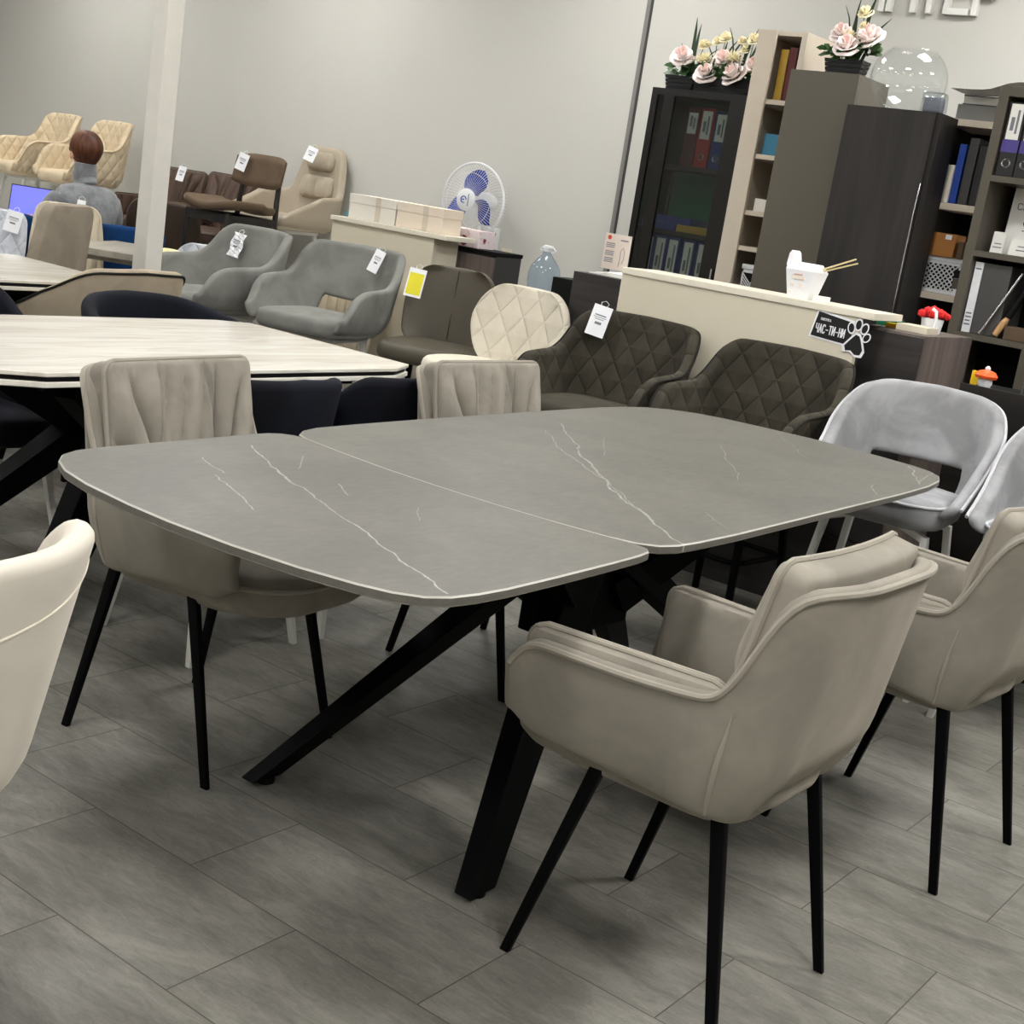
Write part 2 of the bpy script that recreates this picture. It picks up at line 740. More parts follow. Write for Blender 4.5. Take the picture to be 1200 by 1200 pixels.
def glass(name, rgb=(255, 255, 255), rough=0.0, ior=1.45, tint=0.0):
    """thin clear pane: mostly transparent, mirror-like at grazing angles"""
    t = NT(name)
    for n in list(t.n):
        if n.type == 'BSDF_PRINCIPLED':
            t.n.remove(n)
    out = [n for n in t.n if n.type == 'OUTPUT_MATERIAL'][0]
    tr = t.new('ShaderNodeBsdfTransparent')
    tr.inputs[0].default_value = lin(rgb)
    gl = t.new('ShaderNodeBsdfGlossy')
    gl.inputs['Roughness'].default_value = rough
    fr = t.new('ShaderNodeLayerWeight')
    f0 = ((ior - 1) / (ior + 1)) ** 2
    fac = t.math('ADD', t.math('MULTIPLY', t.math('POWER', fr.outputs['Facing'], 4.5), 0.55), f0)
    mx = t.new('ShaderNodeMixShader')
    t.link(fac, mx.inputs[0])
    t.link(tr.outputs[0], mx.inputs[1])
    t.link(gl.outputs[0], mx.inputs[2])
    t.link(mx.outputs[0], out.inputs[0])
    return t.m


def emit(name, rgb, k):
    t = NT(name)
    t.b.inputs['Base Color'].default_value = lin(rgb)
    t.b.inputs['Emission Color'].default_value = lin(rgb)
    t.b.inputs['Emission Strength'].default_value = k
    return t.m


def floor_material():
    t = NT('slate_floor_tile')
    co = t.coord()
    m = t.mapping(co, loc=(1.548, -1.101, 0))
    br = t.new('ShaderNodeTexBrick')
    br.offset = 0.5
    br.offset_frequency = 2
    br.inputs['Scale'].default_value = 1.0
    br.inputs['Mortar Size'].default_value = 0.0016
    br.inputs['Mortar Smooth'].default_value = 0.2
    br.inputs['Brick Width'].default_value = 0.6
    br.inputs['Row Height'].default_value = 0.3
    br.inputs['Color1'].default_value = (0, 0, 0, 1)
    br.inputs['Color2'].default_value = (1, 1, 1, 1)
    br.inputs['Mortar'].default_value = (0.5, 0.5, 0.5, 1)
    t.link(m, br.inputs['Vector'])
    # each tile takes its own piece of slate
    add = t.new('ShaderNodeVectorMath', operation='MULTIPLY_ADD')
    t.link(br.outputs['Color'], add.inputs[0])
    add.inputs[1].default_value = (3.7, 9.1, 5.3)
    t.link(co, add.inputs[2])
    v = add.outputs[0]
    s1 = t.noise(2.4, 8, 0.62, t.mapping(v, (1.4, 3.4, 1)), dist=0.9)
    s2 = t.noise(11, 8, 0.72, t.mapping(v, (1.2, 4.6, 1)), dist=1.2)
    s3 = t.noise(220, 3, 0.6, v)
    f = t.math('ADD', t.math('MULTIPLY', s1, 0.5), t.math('ADD', t.math('MULTIPLY', s2, 0.38), t.math('MULTIPLY', s3, 0.12)))
    g = t.ramp(f, 0.30, 0.72)
    c = t.mix(g, lin((94, 92, 85)), lin((141, 138, 130)))
    tone = t.ramp(br.outputs['Color'], 0, 1, 0.93, 1.07)
    sc = t.new('ShaderNodeVectorMath', operation='SCALE')
    t.link(c, sc.inputs[0])
    t.link(tone, sc.inputs['Scale'])
    # thin pale scratches and crackle
    vein = t.noise(1.6, 5, 0.6, t.mapping(v, (2.2, 1.4, 1)), dist=1.2)
    ln = t.ramp(t.math('ABSOLUTE', t.math('SUBTRACT', vein, 0.5)), 0.0, 0.006, 1, 0)
    msk = t.ramp(t.noise(1.9, 2, 0.5, v), 0.55, 0.7)
    c2 = t.mix(t.math('MULTIPLY', t.math('MULTIPLY', ln, msk), 0.14), sc.outputs[0], lin((190, 184, 170)))
    c3 = t.mix(br.outputs['Fac'], c2, lin((70, 66, 58)))
    t.base(c3)
    t.set(0.5, 0, 0.42)
    rr = t.ramp(f, 0.3, 0.7, 0.56, 0.40)
    t.link(rr, t.b.inputs['Roughness'])
    hh = t.math('SUBTRACT', f, t.math('MULTIPLY', br.outputs['Fac'], 0.5))
    t.bump(hh, 0.35, 0.006)
    return t.m


def wall_material(name, rgb):
    t = NT(name)
    co = t.coord()
    c = lin(rgb)
    f = t.noise(1.1, 3, 0.5, co)
    f2 = t.noise(90, 3, 0.6, t.mapping(co, (1, 1, 0.35)))
    col = t.mix(f, scale_c(c, 0.965), scale_c(c, 1.035))
    t.base(col)
    t.bump(f2, 0.12, 0.004)
    t.set(0.75, 0, 0.3)
    return t.m


def stone_top_material():
    """grey sintered stone; white veins drawn as thin wandering lines between given points"""
    t = NT('grey_stone_top')
    co = t.coord()
    big = t.noise(3.2, 6, 0.62, co, dist=0.4)
    fine = t.noise(70, 4, 0.65, t.mapping(co, (1.0, 0.35, 1)))
    f = t.math('ADD', t.math('MULTIPLY', big, 0.6), t.math('MULTIPLY', fine, 0.4))
    col = t.mix(t.ramp(f, 0.3, 0.7), lin((88, 86, 80)), lin((106, 103, 96)))
    veins = [((-.42, .42), (-.14, .12), .0022, .9), ((-.14, .12), (.14, -.165), .004, 1), ((.14, -.165), (.51, -.46), .0035, 1),
             ((-.353, .264), (-.19, .097), .0015, .5), ((-.19, .097), (.196, -.196), .002, .7), ((.196, -.196), (.32, -.305), .0018, .6),
             ((-.073, .719), (.082, .521), .0016, .7), ((.082, .521), (.217, .312), .0018, .7), ((-.245, .38), (-.09, .16), .0013, .5),
             ((-.42, -.74), (-.216, -.854), .0022, .9), ((-.216, -.854), (-.125, -.899), .0032, 1), ((-.125, -.899), (.133, -.998), .002, .9),
             ((.133, -.998), (.49, -1.158), .0026, 1), ((-.355, -.931), (-.238, -.976), .002, .8), ((-.232, -1.003), (-.002, -1.106), .0018, .8),
             ((.321, 1.201), (.456, .932), .003, .9), ((.387, 1.209), (.445, .961), .0025, .7), ((.393, .733), (.459, .598), .002, .7),
             ((-.133, 1.221), (.136, .875), .0014, .45), ((-.094, -.80), (-.02, -.85), .0022, .7), ((.369, -.13), (.473, -.227), .0014, .5),
             ((.1, -.78), (.17, -.86), .0012, .5), ((-.3, -.70), (-.22, -.79), .0016, .5)]
    g = bpy.data.node_groups.new('vein_line', 'ShaderNodeTree')
    itf = g.interface
    itf.new_socket('P', in_out='INPUT', socket_type='NodeSocketVector')
    itf.new_socket('A', in_out='INPUT', socket_type='NodeSocketVector')
    itf.new_socket('D', in_out='INPUT', socket_type='NodeSocketVector')
    itf.new_socket('W', in_out='INPUT', socket_type='NodeSocketFloat')
    itf.new_socket('K', in_out='INPUT', socket_type='NodeSocketFloat')
    itf.new_socket('Fac', in_out='OUTPUT', socket_type='NodeSocketFloat')
    gi, go = g.nodes.new('NodeGroupInput'), g.nodes.new('NodeGroupOutput')
    def vm(op, a, b):
        n = g.nodes.new('ShaderNodeVectorMath')
        n.operation = op
        g.links.new(a, n.inputs[0])
        if b is not None:
            g.links.new(b, n.inputs[1])
        return n
    def mm(op, a, b, clamp=False):
        n = g.nodes.new('ShaderNodeMath')
        n.operation = op
        n.use_clamp = clamp
        for i, v in enumerate((a, b)):
            if isinstance(v, (int, float)):
                n.inputs[i].default_value = v
            else:
                g.links.new(v, n.inputs[i])
        return n.outputs[0]
    ap = vm('SUBTRACT', gi.outputs['P'], gi.outputs['A']).outputs[0]
    num = vm('DOT_PRODUCT', ap, gi.outputs['D']).outputs['Value']
    den = vm('DOT_PRODUCT', gi.outputs['D'], gi.outputs['D']).outputs['Value']
    h = mm('DIVIDE', num, den, True)
    sc = g.nodes.new('ShaderNodeVectorMath')
    sc.operation = 'SCALE'
    g.links.new(gi.outputs['D'], sc.inputs[0])
    g.links.new(h, sc.inputs['Scale'])
    dd = vm('SUBTRACT', ap, sc.outputs[0]).outputs[0]
    ln = g.nodes.new('ShaderNodeVectorMath')
    ln.operation = 'LENGTH'
    g.links.new(dd, ln.inputs[0])
    q = mm('DIVIDE', ln.outputs['Value'], gi.outputs['W'])
    q = mm('SUBTRACT', 1.0, q, True)
    g.links.new(mm('MULTIPLY', q, gi.outputs['K']), go.inputs[0])
    # wandering position
    n1 = t.new('ShaderNodeTexNoise')
    n1.inputs['Scale'].default_value = 9
    n1.inputs['Detail'].default_value = 4
    t.link(co, n1.inputs['Vector'])
    mad = t.new('ShaderNodeVectorMath', operation='MULTIPLY_ADD')
    t.link(n1.outputs['Color'], mad.inputs[0])
    mad.inputs[1].default_value = (0.05, 0.05, 0)
    sub = t.new('ShaderNodeVectorMath', operation='ADD')
    t.link(co, sub.inputs[0])
    sub.inputs[1].default_value = (-0.025, -0.025, 0)
    t.link(sub.outputs[0], mad.inputs[2])
    flat = t.new('ShaderNodeVectorMath', operation='MULTIPLY')
    t.link(mad.outputs[0], flat.inputs[0])
    flat.inputs[1].default_value = (1, 1, 0)
    acc = None
    brk = t.ramp(t.noise(26, 3, 0.6, co), 0.34, 0.6, 0.35, 1.0)
    for a, b, w, k in veins:
        n = t.new('ShaderNodeGroup')
        n.node_tree = g
        t.link(flat.outputs[0], n.inputs['P'])
        n.inputs['A'].default_value = (a[0], a[1], 0)
        n.inputs['D'].default_value = (b[0] - a[0], b[1] - a[1], 0)
        n.inputs['W'].default_value = w * 0.95
        n.inputs['K'].default_value = k
        acc = n.outputs[0] if acc is None else t.math('MAXIMUM', acc, n.outputs[0])
    acc = t.math('MULTIPLY', acc, brk)
    acc = t.math('POWER', acc, 0.6)
    col = t.mix(t.math('MULTIPLY', acc, 0.62), col, lin((200, 198, 190)))
    t.base(col)
    t.set(0.46, 0, 0.4)
    t.bump(fine, 0.06, 0.002)
    return t.m


def marble_material(name, streak_axis='y'):
    t = NT(name)
    co = t.coord()
    s = (9, 0.7, 1) if streak_axis == 'y' else (0.9, 7, 1)
    f = t.noise(1.6, 7, 0.6, t.mapping(co, s), dist=0.8)
    f2 = t.noise(0.9, 4, 0.6, t.mapping(co, s), dist=1.5)
    v = t.ramp(t.math('ABSOLUTE', t.math('SUBTRACT', f2, 0.5)), 0, 0.05, 1, 0)
    c = t.mix(t.ramp(f, 0.35, 0.75), lin((226, 222, 212)), lin((206, 200, 187)))
    c = t.mix(t.math('MULTIPLY', v, 0.28), c, lin((176, 166, 150)))
    t.base(c)
    t.set(0.09, 0, 0.5)
    return t.m


M = {}
M['floor'] = floor_material()
M['wall'] = wall_material('grey_wall_paint', (196, 194, 187))
M['wall2'] = wall_material('grey_wall_panel', (206, 204, 197))
M['seam'] = plain('grey_metal_strip', (128, 126, 122), 0.4, 0.3)
M['ceiling'] = plain('ceiling_paint', (96, 96, 97), 0.8)
M['column'] = plain('column_paint', (205, 202, 193), 0.6)
M['platform'] = plain('platform_board', (196, 193, 184), 0.6)
M['stone'] = stone_top_material()
M['rim_highlight'] = plain('stone_chamfer_highlight', (168, 165, 156), 0.35)  # chamfer paler than the top: its bright edge highlight put into the colour
M['stone_edge'] = plain('stone_edge', (150, 147, 138), 0.4)
M['black_metal'] = plain('black_powder_coat', (5, 5, 6), 0.5, 0.0, 0.08)
M['black_matt'] = plain('black_matt', (9, 9, 10), 0.6, 0.0, 0.2)
M['white_metal'] = plain('white_powder_coat', (222, 221, 216), 0.4)
M['taupe'] = fabric('taupe_velvet', (134, 128, 118), nap=0.13, nap_scale=4)
M['taupe_in'] = fabric('taupe_velvet_cushion', (137, 131, 121), nap=0.14, nap_scale=6)
M['taupe_pipe'] = fabric('taupe_piping', (146, 140, 129), nap=0.05)
M['olive_q'] = fabric('dark_olive_velvet_quilted', (58, 54, 45), nap=0.22, quilt=('d', .105, .145), sheen=0.45)
M['olive_v'] = fabric('dark_olive_velvet', (58, 54, 45), nap=0.28, sheen=0.45)
M['olive_pipe'] = fabric('dark_piping', (34, 32, 28), nap=0.05)
M['silver'] = fabric('silver_velvet', (144, 144, 146), nap=0.2, nap_scale=6, sheen=0.3)
M['silver_pipe'] = fabric('silver_piping', (186, 187, 190), nap=0.04)
M['grey_v'] = fabric('grey_velvet', (124, 124, 119), nap=0.18, nap_scale=5)
M['olive_l'] = leather('olive_leather', (78, 72, 60), 0.42)
M['cream_q'] = fabric('cream_velvet_quilted', (208, 200, 183), nap=0.05, quilt=('d', .125, .17), sheen=0.25)
M['cream'] = fabric('cream_velvet', (210, 203, 187), nap=0.05, sheen=0.25)
M['navy'] = fabric('navy_velvet', (12, 14, 24), nap=0.35, sheen=0.3)
M['blue'] = fabric('blue_velvet', (12, 52, 98), nap=0.25, sheen=0.3)
M['beige_q'] = fabric('beige_velvet_quilted', (214, 196, 166), nap=0.06, quilt=('d', .085, .13), sheen=0.3)
M['beige'] = fabric('beige_velvet', (216, 199, 170), nap=0.09, sheen=0.3)
M['beige_pipe'] = fabric('beige_piping', (176, 156, 126), nap=0.05)
M['ice_q'] = fabric('ice_grey_velvet_quilted', (196, 199, 206), nap=0.06, quilt=('d', .105, .14), sheen=0.3)
M['ice'] = fabric('ice_grey_velvet', (196, 199, 206), nap=0.07, sheen=0.3)
M['sand_c'] = fabric('sand_velvet_channelled', (200, 188, 166), nap=0.06, quilt=('c', .055), sheen=0.3)
M['sand'] = fabric('sand_velvet', (196, 184, 163), nap=0.08, sheen=0.3)
M['mole'] = fabric('mole_grey_velvet', (142, 132, 118), nap=0.1, nap_scale=8)
M['mushroom'] = fabric('mushroom_velvet', (160, 147, 128), nap=0.1, nap_scale=6)
M['brown_l'] = leather('brown_leather', (84, 66, 54), 0.4, pleat=(9, 1.2, 1))
M['brown_d'] = leather('dark_brown_leather', (66, 54, 43), 0.42)
M['brown_f'] = fabric('brown_cloth', (96, 80, 64), nap=0.1, sheen=0.15)
M['dark_wood'] = wood('espresso_wood', (22, 19, 17), (46, 41, 37), axis='z', rough=0.5)
M['taupe_leather'] = leather('taupe_leather', (172, 160, 141), 0.42)
M['taupe_leather_p'] = leather('taupe_leather_pleated', (168, 156, 137), 0.42, pleat=(8, 1.0, 1))
M['cream_front'] = fabric('pale_cream_velvet', (200, 193, 181), nap=0.05, nap_scale=4, sheen=0.3)
M['tag'] = plain('white_card', (236, 237, 240), 0.35)
M['tag_y'] = plain('yellow_card', (226, 216, 40), 0.4)
M['ink'] = plain('grey_print', (120, 122, 130), 0.6)
M['ink_blk'] = plain('black_print', (14, 14, 14), 0.5)
M['ink_red'] = plain('red_print', (196, 70, 50), 0.5)
M['clear'] = glass('clear_film')
M['cream_board'] = plain('cream_laminate', (206, 198, 178), 0.5, var=0.03)
M['cream_cap'] = plain('cream_laminate_edge', (222, 215, 198), 0.45, var=0.03)
M['wenge'] = wood('wenge_laminate', (30, 28, 27), (50, 46, 44), axis='z', rough=0.55, streak=16)
M['wenge_x'] = wood('wenge_laminate_across', (36, 34, 33), (62, 58, 56), axis='x', rough=0.5, streak=16)
M['wenge_dk'] = wood('wenge_dark', (20, 17, 15), (36, 31, 27), axis='x', rough=0.5, streak=18)
M['black_gloss'] = plain('black_lacquer', (20, 18, 16), 0.25)
M['inside_dk'] = plain('dark_interior_board', (38, 34, 30), 0.6)
M['pale_board'] = plain('pale_oak_laminate', (206, 194, 176), 0.5, var=0.04)
M['taupe_board'] = plain('taupe_laminate', (92, 86, 75), 0.35, var=0.03)
M['shelf_board'] = plain('walnut_grey_board', (84, 78, 67), 0.5, var=0.08)
M['grey_mod'] = wood('mauve_grey_laminate', (92, 82, 78), (122, 110, 104), axis='z', rough=0.5)
M['graphite'] = plain('graphite_laminate', (62, 61, 60), 0.5)
M['cab_glass'] = glass('cabinet_glass', (214, 218, 216), ior=1.5)
M['vase_glass'] = glass('vase_glass', (254, 255, 255), ior=1.45)
M['bottle_pet'] = glass('bottle_plastic', (243, 248, 253), ior=1.4, rough=0.05)
M['water'] = glass('water', (190, 214, 236), ior=1.2)
M['paper'] = plain('paper', (232, 230, 224), 0.7, var=0.02)
M['paper_warm'] = plain('warm_paper', (226, 212, 200), 0.6, var=0.03)
M['plastic_w'] = plain('white_plastic', (226, 227, 228), 0.35)
M['blade'] = plain('blue_translucent_plastic', (44, 66, 160), 0.25, coat=0.2)
M['fan_blk'] = plain('black_plastic', (18, 18, 19), 0.4)
M['binder_k'] = plain('black_binder', (28, 28, 30), 0.45)
M['binder_b'] = plain('blue_binder', (32, 54, 130), 0.45)
M['binder_r'] = plain('red_binder', (176, 30, 28), 0.45)
M['binder_g'] = plain('graphite_binder', (70, 69, 68), 0.45)
M['green_board'] = plain('green_pinboard', (18, 126, 80), 0.6)
M['chrome'] = plain('chrome', (200, 200, 200), 0.2, metal=1.0)
M['kraft'] = plain('kraft_card', (168, 112, 54), 0.6)
M['purple'] = plain('violet_band', (70, 58, 130), 0.5)
M['book_gold'] = plain('gold_book', (176, 140, 46), 0.5)
M['book_maroon'] = plain('maroon_book', (92, 26, 26), 0.5)
M['book_blue'] = plain('blue_book', (34, 70, 160), 0.5)
M['book_teal'] = plain('teal_book', (60, 130, 160), 0.5)
M['red_fluff'] = plain('red_fluff', (206, 40, 40), 0.9)
M['orange'] = plain('orange_plastic', (236, 96, 36), 0.4)
M['yellow'] = plain('yellow_plastic', (230, 190, 30), 0.4)
M['green'] = plain('green_plastic', (20, 110, 74), 0.4)
M['wood_light'] = wood('light_wood', (176, 130, 84), (206, 166, 118), axis='z')
M['bamboo'] = plain('bamboo', (222, 204, 160), 0.6)
M['petal'] = plain('blush_petal', (248, 234, 230), 0.7, var=0.05, nscale=30)
M['petal_in'] = plain('blush_petal_heart', (240, 208, 200), 0.7)
M['petal_cream'] = plain('cream_petal', (240, 232, 196), 0.7)
M['petal_yel'] = plain('butter_petal', (244, 234, 198), 0.7)
M['leaf'] = plain('leaf_green', (46, 78, 34), 0.5, var=0.2)
M['leaf_dk'] = plain('grass_green', (34, 56, 30), 0.5, var=0.2)
M['pot'] = plain('black_slatted_planter', (20, 20, 23), 0.45)
M['hair'] = wood('auburn_hair', (64, 34, 20), (112, 66, 38), 1.0, 'z', 0.5, 55)
M['skin'] = plain('skin', (214, 164, 138), 0.55)
M['jeans'] = fabric('dark_denim', (40, 46, 62), nap=0.1)
M['screen'] = emit('laptop_screen', (88, 92, 214), 0.85)
M['yellow_cush'] = fabric('pale_yellow_cloth', (226, 216, 168), nap=0.05)
M['tubing_card'] = plain('cardboard_tube', (206, 196, 176), 0.7)
M['white_box'] = plain('white_carton', (226, 221, 210), 0.6, var=0.03)
M['white_box2'] = plain('cream_carton', (228, 214, 196), 0.6, var=0.03)
M['pvc'] = glass('bag_film', (235, 238, 240), rough=0.15, ior=1.6)
M['teal'] = plain('teal_card', (74, 130, 148), 0.5)


def sweater_material():
    t = NT('grey_mohair')
    co = t.coord()
    c = lin((132, 134, 136))
    f = t.noise(14, 5, 0.7, co)
    col = t.mix(t.ramp(f, 0.3, 0.7), scale_c(c, 0.72), scale_c(c, 1.22))
    sp = t.new('ShaderNodeSeparateXYZ')
    t.link(co, sp.inputs[0])
    z = t.math('ADD', sp.outputs[2], t.math('MULTIPLY', t.math('SUBTRACT', t.noise(5, 2, 0.5, co), 0.5), 0.012))
    for z0 in (0.735, 0.672):
        d = t.math('ABSOLUTE', t.math('SUBTRACT', z, z0))
        col = t.mix(t.ramp(d, 0.007, 0.011, 1, 0), col, lin((226, 228, 226)))
    t.base(col)
    t.bump(t.noise(160, 4, 0.7, co), 0.6, 0.01)
    t.set(0.95, 0, 0.1, sheen=0.5)
    return t.m


def floral_material():
    t = NT('floral_print_card')
    co = t.coord()
    v = t.new('ShaderNodeTexVoronoi')
    v.inputs['Scale'].default_value = 11
    t.link(co, v.inputs['Vector'])
    n = t.noise(60, 3, 0.6, co)
    d = t.math('ADD', v.outputs['Distance'], t.math('MULTIPLY', n, 0.25))
    c = t.mix(t.ramp(d, 0.44, 0.50, 1, 0), lin((238, 224, 226)), lin((132, 22, 48)))
    f = t.noise(30, 3, 0.6, co)
    c = t.mix(t.math('MULTIPLY', t.ramp(f, 0.55, 0.62), 0.5), c, lin((206, 150, 176)))
    t.base(c)
    t.set(0.5)
    return t.m


M['sweater'] = sweater_material()
M['floral'] = floral_material()
M['marble'] = marble_material('white_marble_top')
M['greige_top'] = wood('grey_ash_top', (136, 130, 118), (168, 162, 150), axis='y', rough=0.35, streak=10)
# ------------------------------------------------------------------ chairs: facing +x, origin on the floor under the seat
def four_legs(root, tops, feet, m, w=0.03, w2=0.024, d=None, d2=None):
    for (tx, ty, tz), (fx, fy) in zip(tops, feet):
        bm = bmesh.new()
        leg_flat(bm, (tx, ty, tz), (fx, fy, 0), d or w, w, d2 or w2, w2)
        obj('leg', bm, m, root)


def round_legs(root, tops, feet, m, r=0.013):
    for t, f in zip(tops, feet):
        bm = bmesh.new()
        tube(bm, [t, (f[0], f[1], 0)], [r * 1.2, r * 0.85], 10)
        obj('leg', bm, m, root)


def piping(root, pts, m, r=0.006, closed=False, name='piping', it=1):
    bm = bmesh.new()
    tube(bm, smooth_path(pts, it, closed), r, 7, closed)
    return obj(name, bm, m, root)


def make_armchair(label, sets=('taupe', 'taupe_in', 'taupe_pipe'), legs=True, cat='armchair', name='armchair', group=None):
    """pleated dining armchair with loose-looking cushions"""
    root = thing(name, label, cat, group=group)
    m0, m1, m2 = (M[k] for k in sets)
    # outer shell
    bm = bmesh.new()
    zt = lambda t: interp([(0, .858), (.24, .856), (.30, .848), (.335, .825), (.37, .765), (.405, .69), (.435, .655), (.48, .640), (.7, .632), (.92, .634), (.965, .620), (1, .585)], t)
    zb = lambda t: interp([(0, .405), (.3, .405), (.45, .415), (.7, .435), (.93, .45), (1, .475)], t)
    def lean(t, z, b):
        o = 0
        back = 1 - min(1, max(0, (t - .16) / .30))
        o += (z - .62) * (.05 + .13 * back)
        q = z - b
        if q < .15:
            o -= (.022 + .05 * back) * (1 - q / .15) ** 2
        return o
    plan = plan_u(.238, .265, .225, .085, tp=.17, backbow=.012)
    eo, ei = tub(bm, plan, zt, zb, .032, lean, n=120, nz=16)
    obj('shell', bm, m0, root)
    piping(root, eo, m2, .0065)
    # side darts at the two rear corners
    for s in (1, -1):
        bm = bmesh.new()
        rows = []
        for k in range(13):
            q = k / 12
            z = .425 + .20 * q
            ss = .5 + s * (.435 - .035 * q) / 2
            p, nn = tub.surf(ss, z)
            rows.append(p + nn * .001)
        tube(bm, rows, [.0008 + .0042 * math.sin(PI * min(1, .08 + .9 * k / 12)) for k in range(13)], 6)
        obj('seam', bm, m2, root)
    # base pan
    bm = bmesh.new()
    cushion(bm, rrect(-.17, .25, -.20, .20, .08), .395, .435, .02, 0)
    obj('seat_base', bm, m0, root)
    # seat cushion with a welt
    out = [(x, y) for x, y in rrect(-.19, .345, -.222, .222, .15, 8)]
    out = [(x, y * (1 - .14 * max(0, 1 - (x + .19) / .45))) for x, y in out]
    bm = bmesh.new()
    def wr(x, y):
        r = math.hypot(x + .02, y)
        return .004 * math.sin(math.atan2(y, x + .2) * 16) * min(1, max(0, (r - .08) / .12)) * max(0, min(1, (.30 - r) / .06))
    P = cushion(bm, out, .405, .494, .03, .016, 84, wr=wr)
    seat = obj('seat_cushion', bm, m1, root)
    for zz in (.472,):
        piping(root, [(p.x * 1.004, p.y * 1.004, zz) for p in P], m2, .0055, True, 'welt')
    # back cushion
    H, W = .428, .47
    def fold(y, v):
        d = 0
        env = min(1, (H - v) / .05)
        for side in (1, -1):
            dx, dz = side * y - .085, v - .06
            if dx > -.02:
                ang = math.atan2(dz, max(dx, -.02) + .001)
                r = math.hypot(dx, dz)
                ph = ang * 9.5 + .9 * math.sin(ang * 3.1 + side) + 3.0 * r + side
                d += .050 * (abs(math.sin(ph)) ** .55 - .62) * min(1, r / .06) * min(1, (dx + .02) / .03) * max(0, 1 - (r / .40) ** 3)
        c_ = max(0, 1 - (abs(y) / .10) ** 4)
        d += .020 * (abs(math.sin(y * 50 + 1.6 * math.sin(v * 8 + 1) + 2.2 * v)) ** .8 - .6) * c_ * (.4 + .6 * min(1, v / .3))
        d *= env
        for yf in (-.092 + .10 * (v - .25), .085 - .03 * (v - .2)):
            d -= .013 * math.exp(-((y - yf) / .006) ** 2)
        d += .003 * math.sin(y * 95 + 3 * math.sin(v * 9)) * (v / H)
        return d
    tilt = Matrix.Rotation(R(12), 4, 'Y')
    MB = Matrix.Translation((-.118, 0, .455)) @ Matrix(((0, 0, 1, 0), (1, 0, 0, 0), (0, 1, 0, 0), (0, 0, 0, 1)))
    rot = Matrix.Translation((-.118, 0, .455)) @ Matrix.Rotation(R(-11), 4, 'Y') @ Matrix.Translation((.118, 0, -.455))
    bm = bmesh.new()
    e1, e2 = slab(bm, W, H, .062, .030, .020, fold, 120, 80, rot @ MB, bow=.012)
    bc = obj('back_cushion', bm, m1, root)
    piping(bc, e1, m2, .0065, True, 'welt', 0)
    # arm pads
    for s in (1, -1):
        def aw(y, v):
            return .0035 * math.sin(y * 62 + 4 * math.sin(v * 7)) * min(1, (.24 - abs(v - .12)) / .1)
        MA = Matrix.Translation((.068, s * .226, .47)) @ Matrix.Rotation(R(s * 5), 4, 'Z') @ Matrix(((-s * 1.0, 0, 0, 0), (0, 0, -s * 1.0, 0), (0, 1, 0, 0), (0, 0, 0, 1)))
        bm = bmesh.new()
        e1, e2 = slab(bm, .385, .178, .034, .03, .014, aw, 50, 20, MA)
        pad = obj('arm_pad', bm, m1, root)
        piping(pad, e1, m2, .005, True, 'welt', 0)
        piping(pad, e2, m2, .005, True, 'welt', 0)
    if legs:
        four_legs(root, [(.105, .19, .42), (.105, -.19, .42), (-.135, .185, .42), (-.135, -.185, .42)],
                  [(.222, .218), (.222, -.218), (-.222, .218), (-.222, -.218)], M['black_metal'], .017, .013, .028, .020)
    return root


def stool_frame(root, m, zs=.60, fx=.19, fy=.19, tx=.13, ty=.15, ring=None, w=.026, round_=False):
    tops = [(tx, ty, zs), (tx, -ty, zs), (-tx, ty, zs), (-tx, -ty, zs)]
    feet = [(fx, fy), (fx, -fy), (-fx, fy), (-fx, -fy)]
    if round_:
        round_legs(root, tops, feet, m, w / 2)
    else:
        four_legs(root, tops, feet, m, w, w * .85)
    if ring:
        f = 1 - ring / zs
        ax, ay = tx + (fx - tx) * f, ty + (fy - ty) * f
        bm = bmesh.new()
        tube(bm, [(x, y, ring) for x, y in rrect(-ax, ax, -ay, ay, .05, 4)], .010, 8, True)
        obj('foot_rail', bm, m, root)


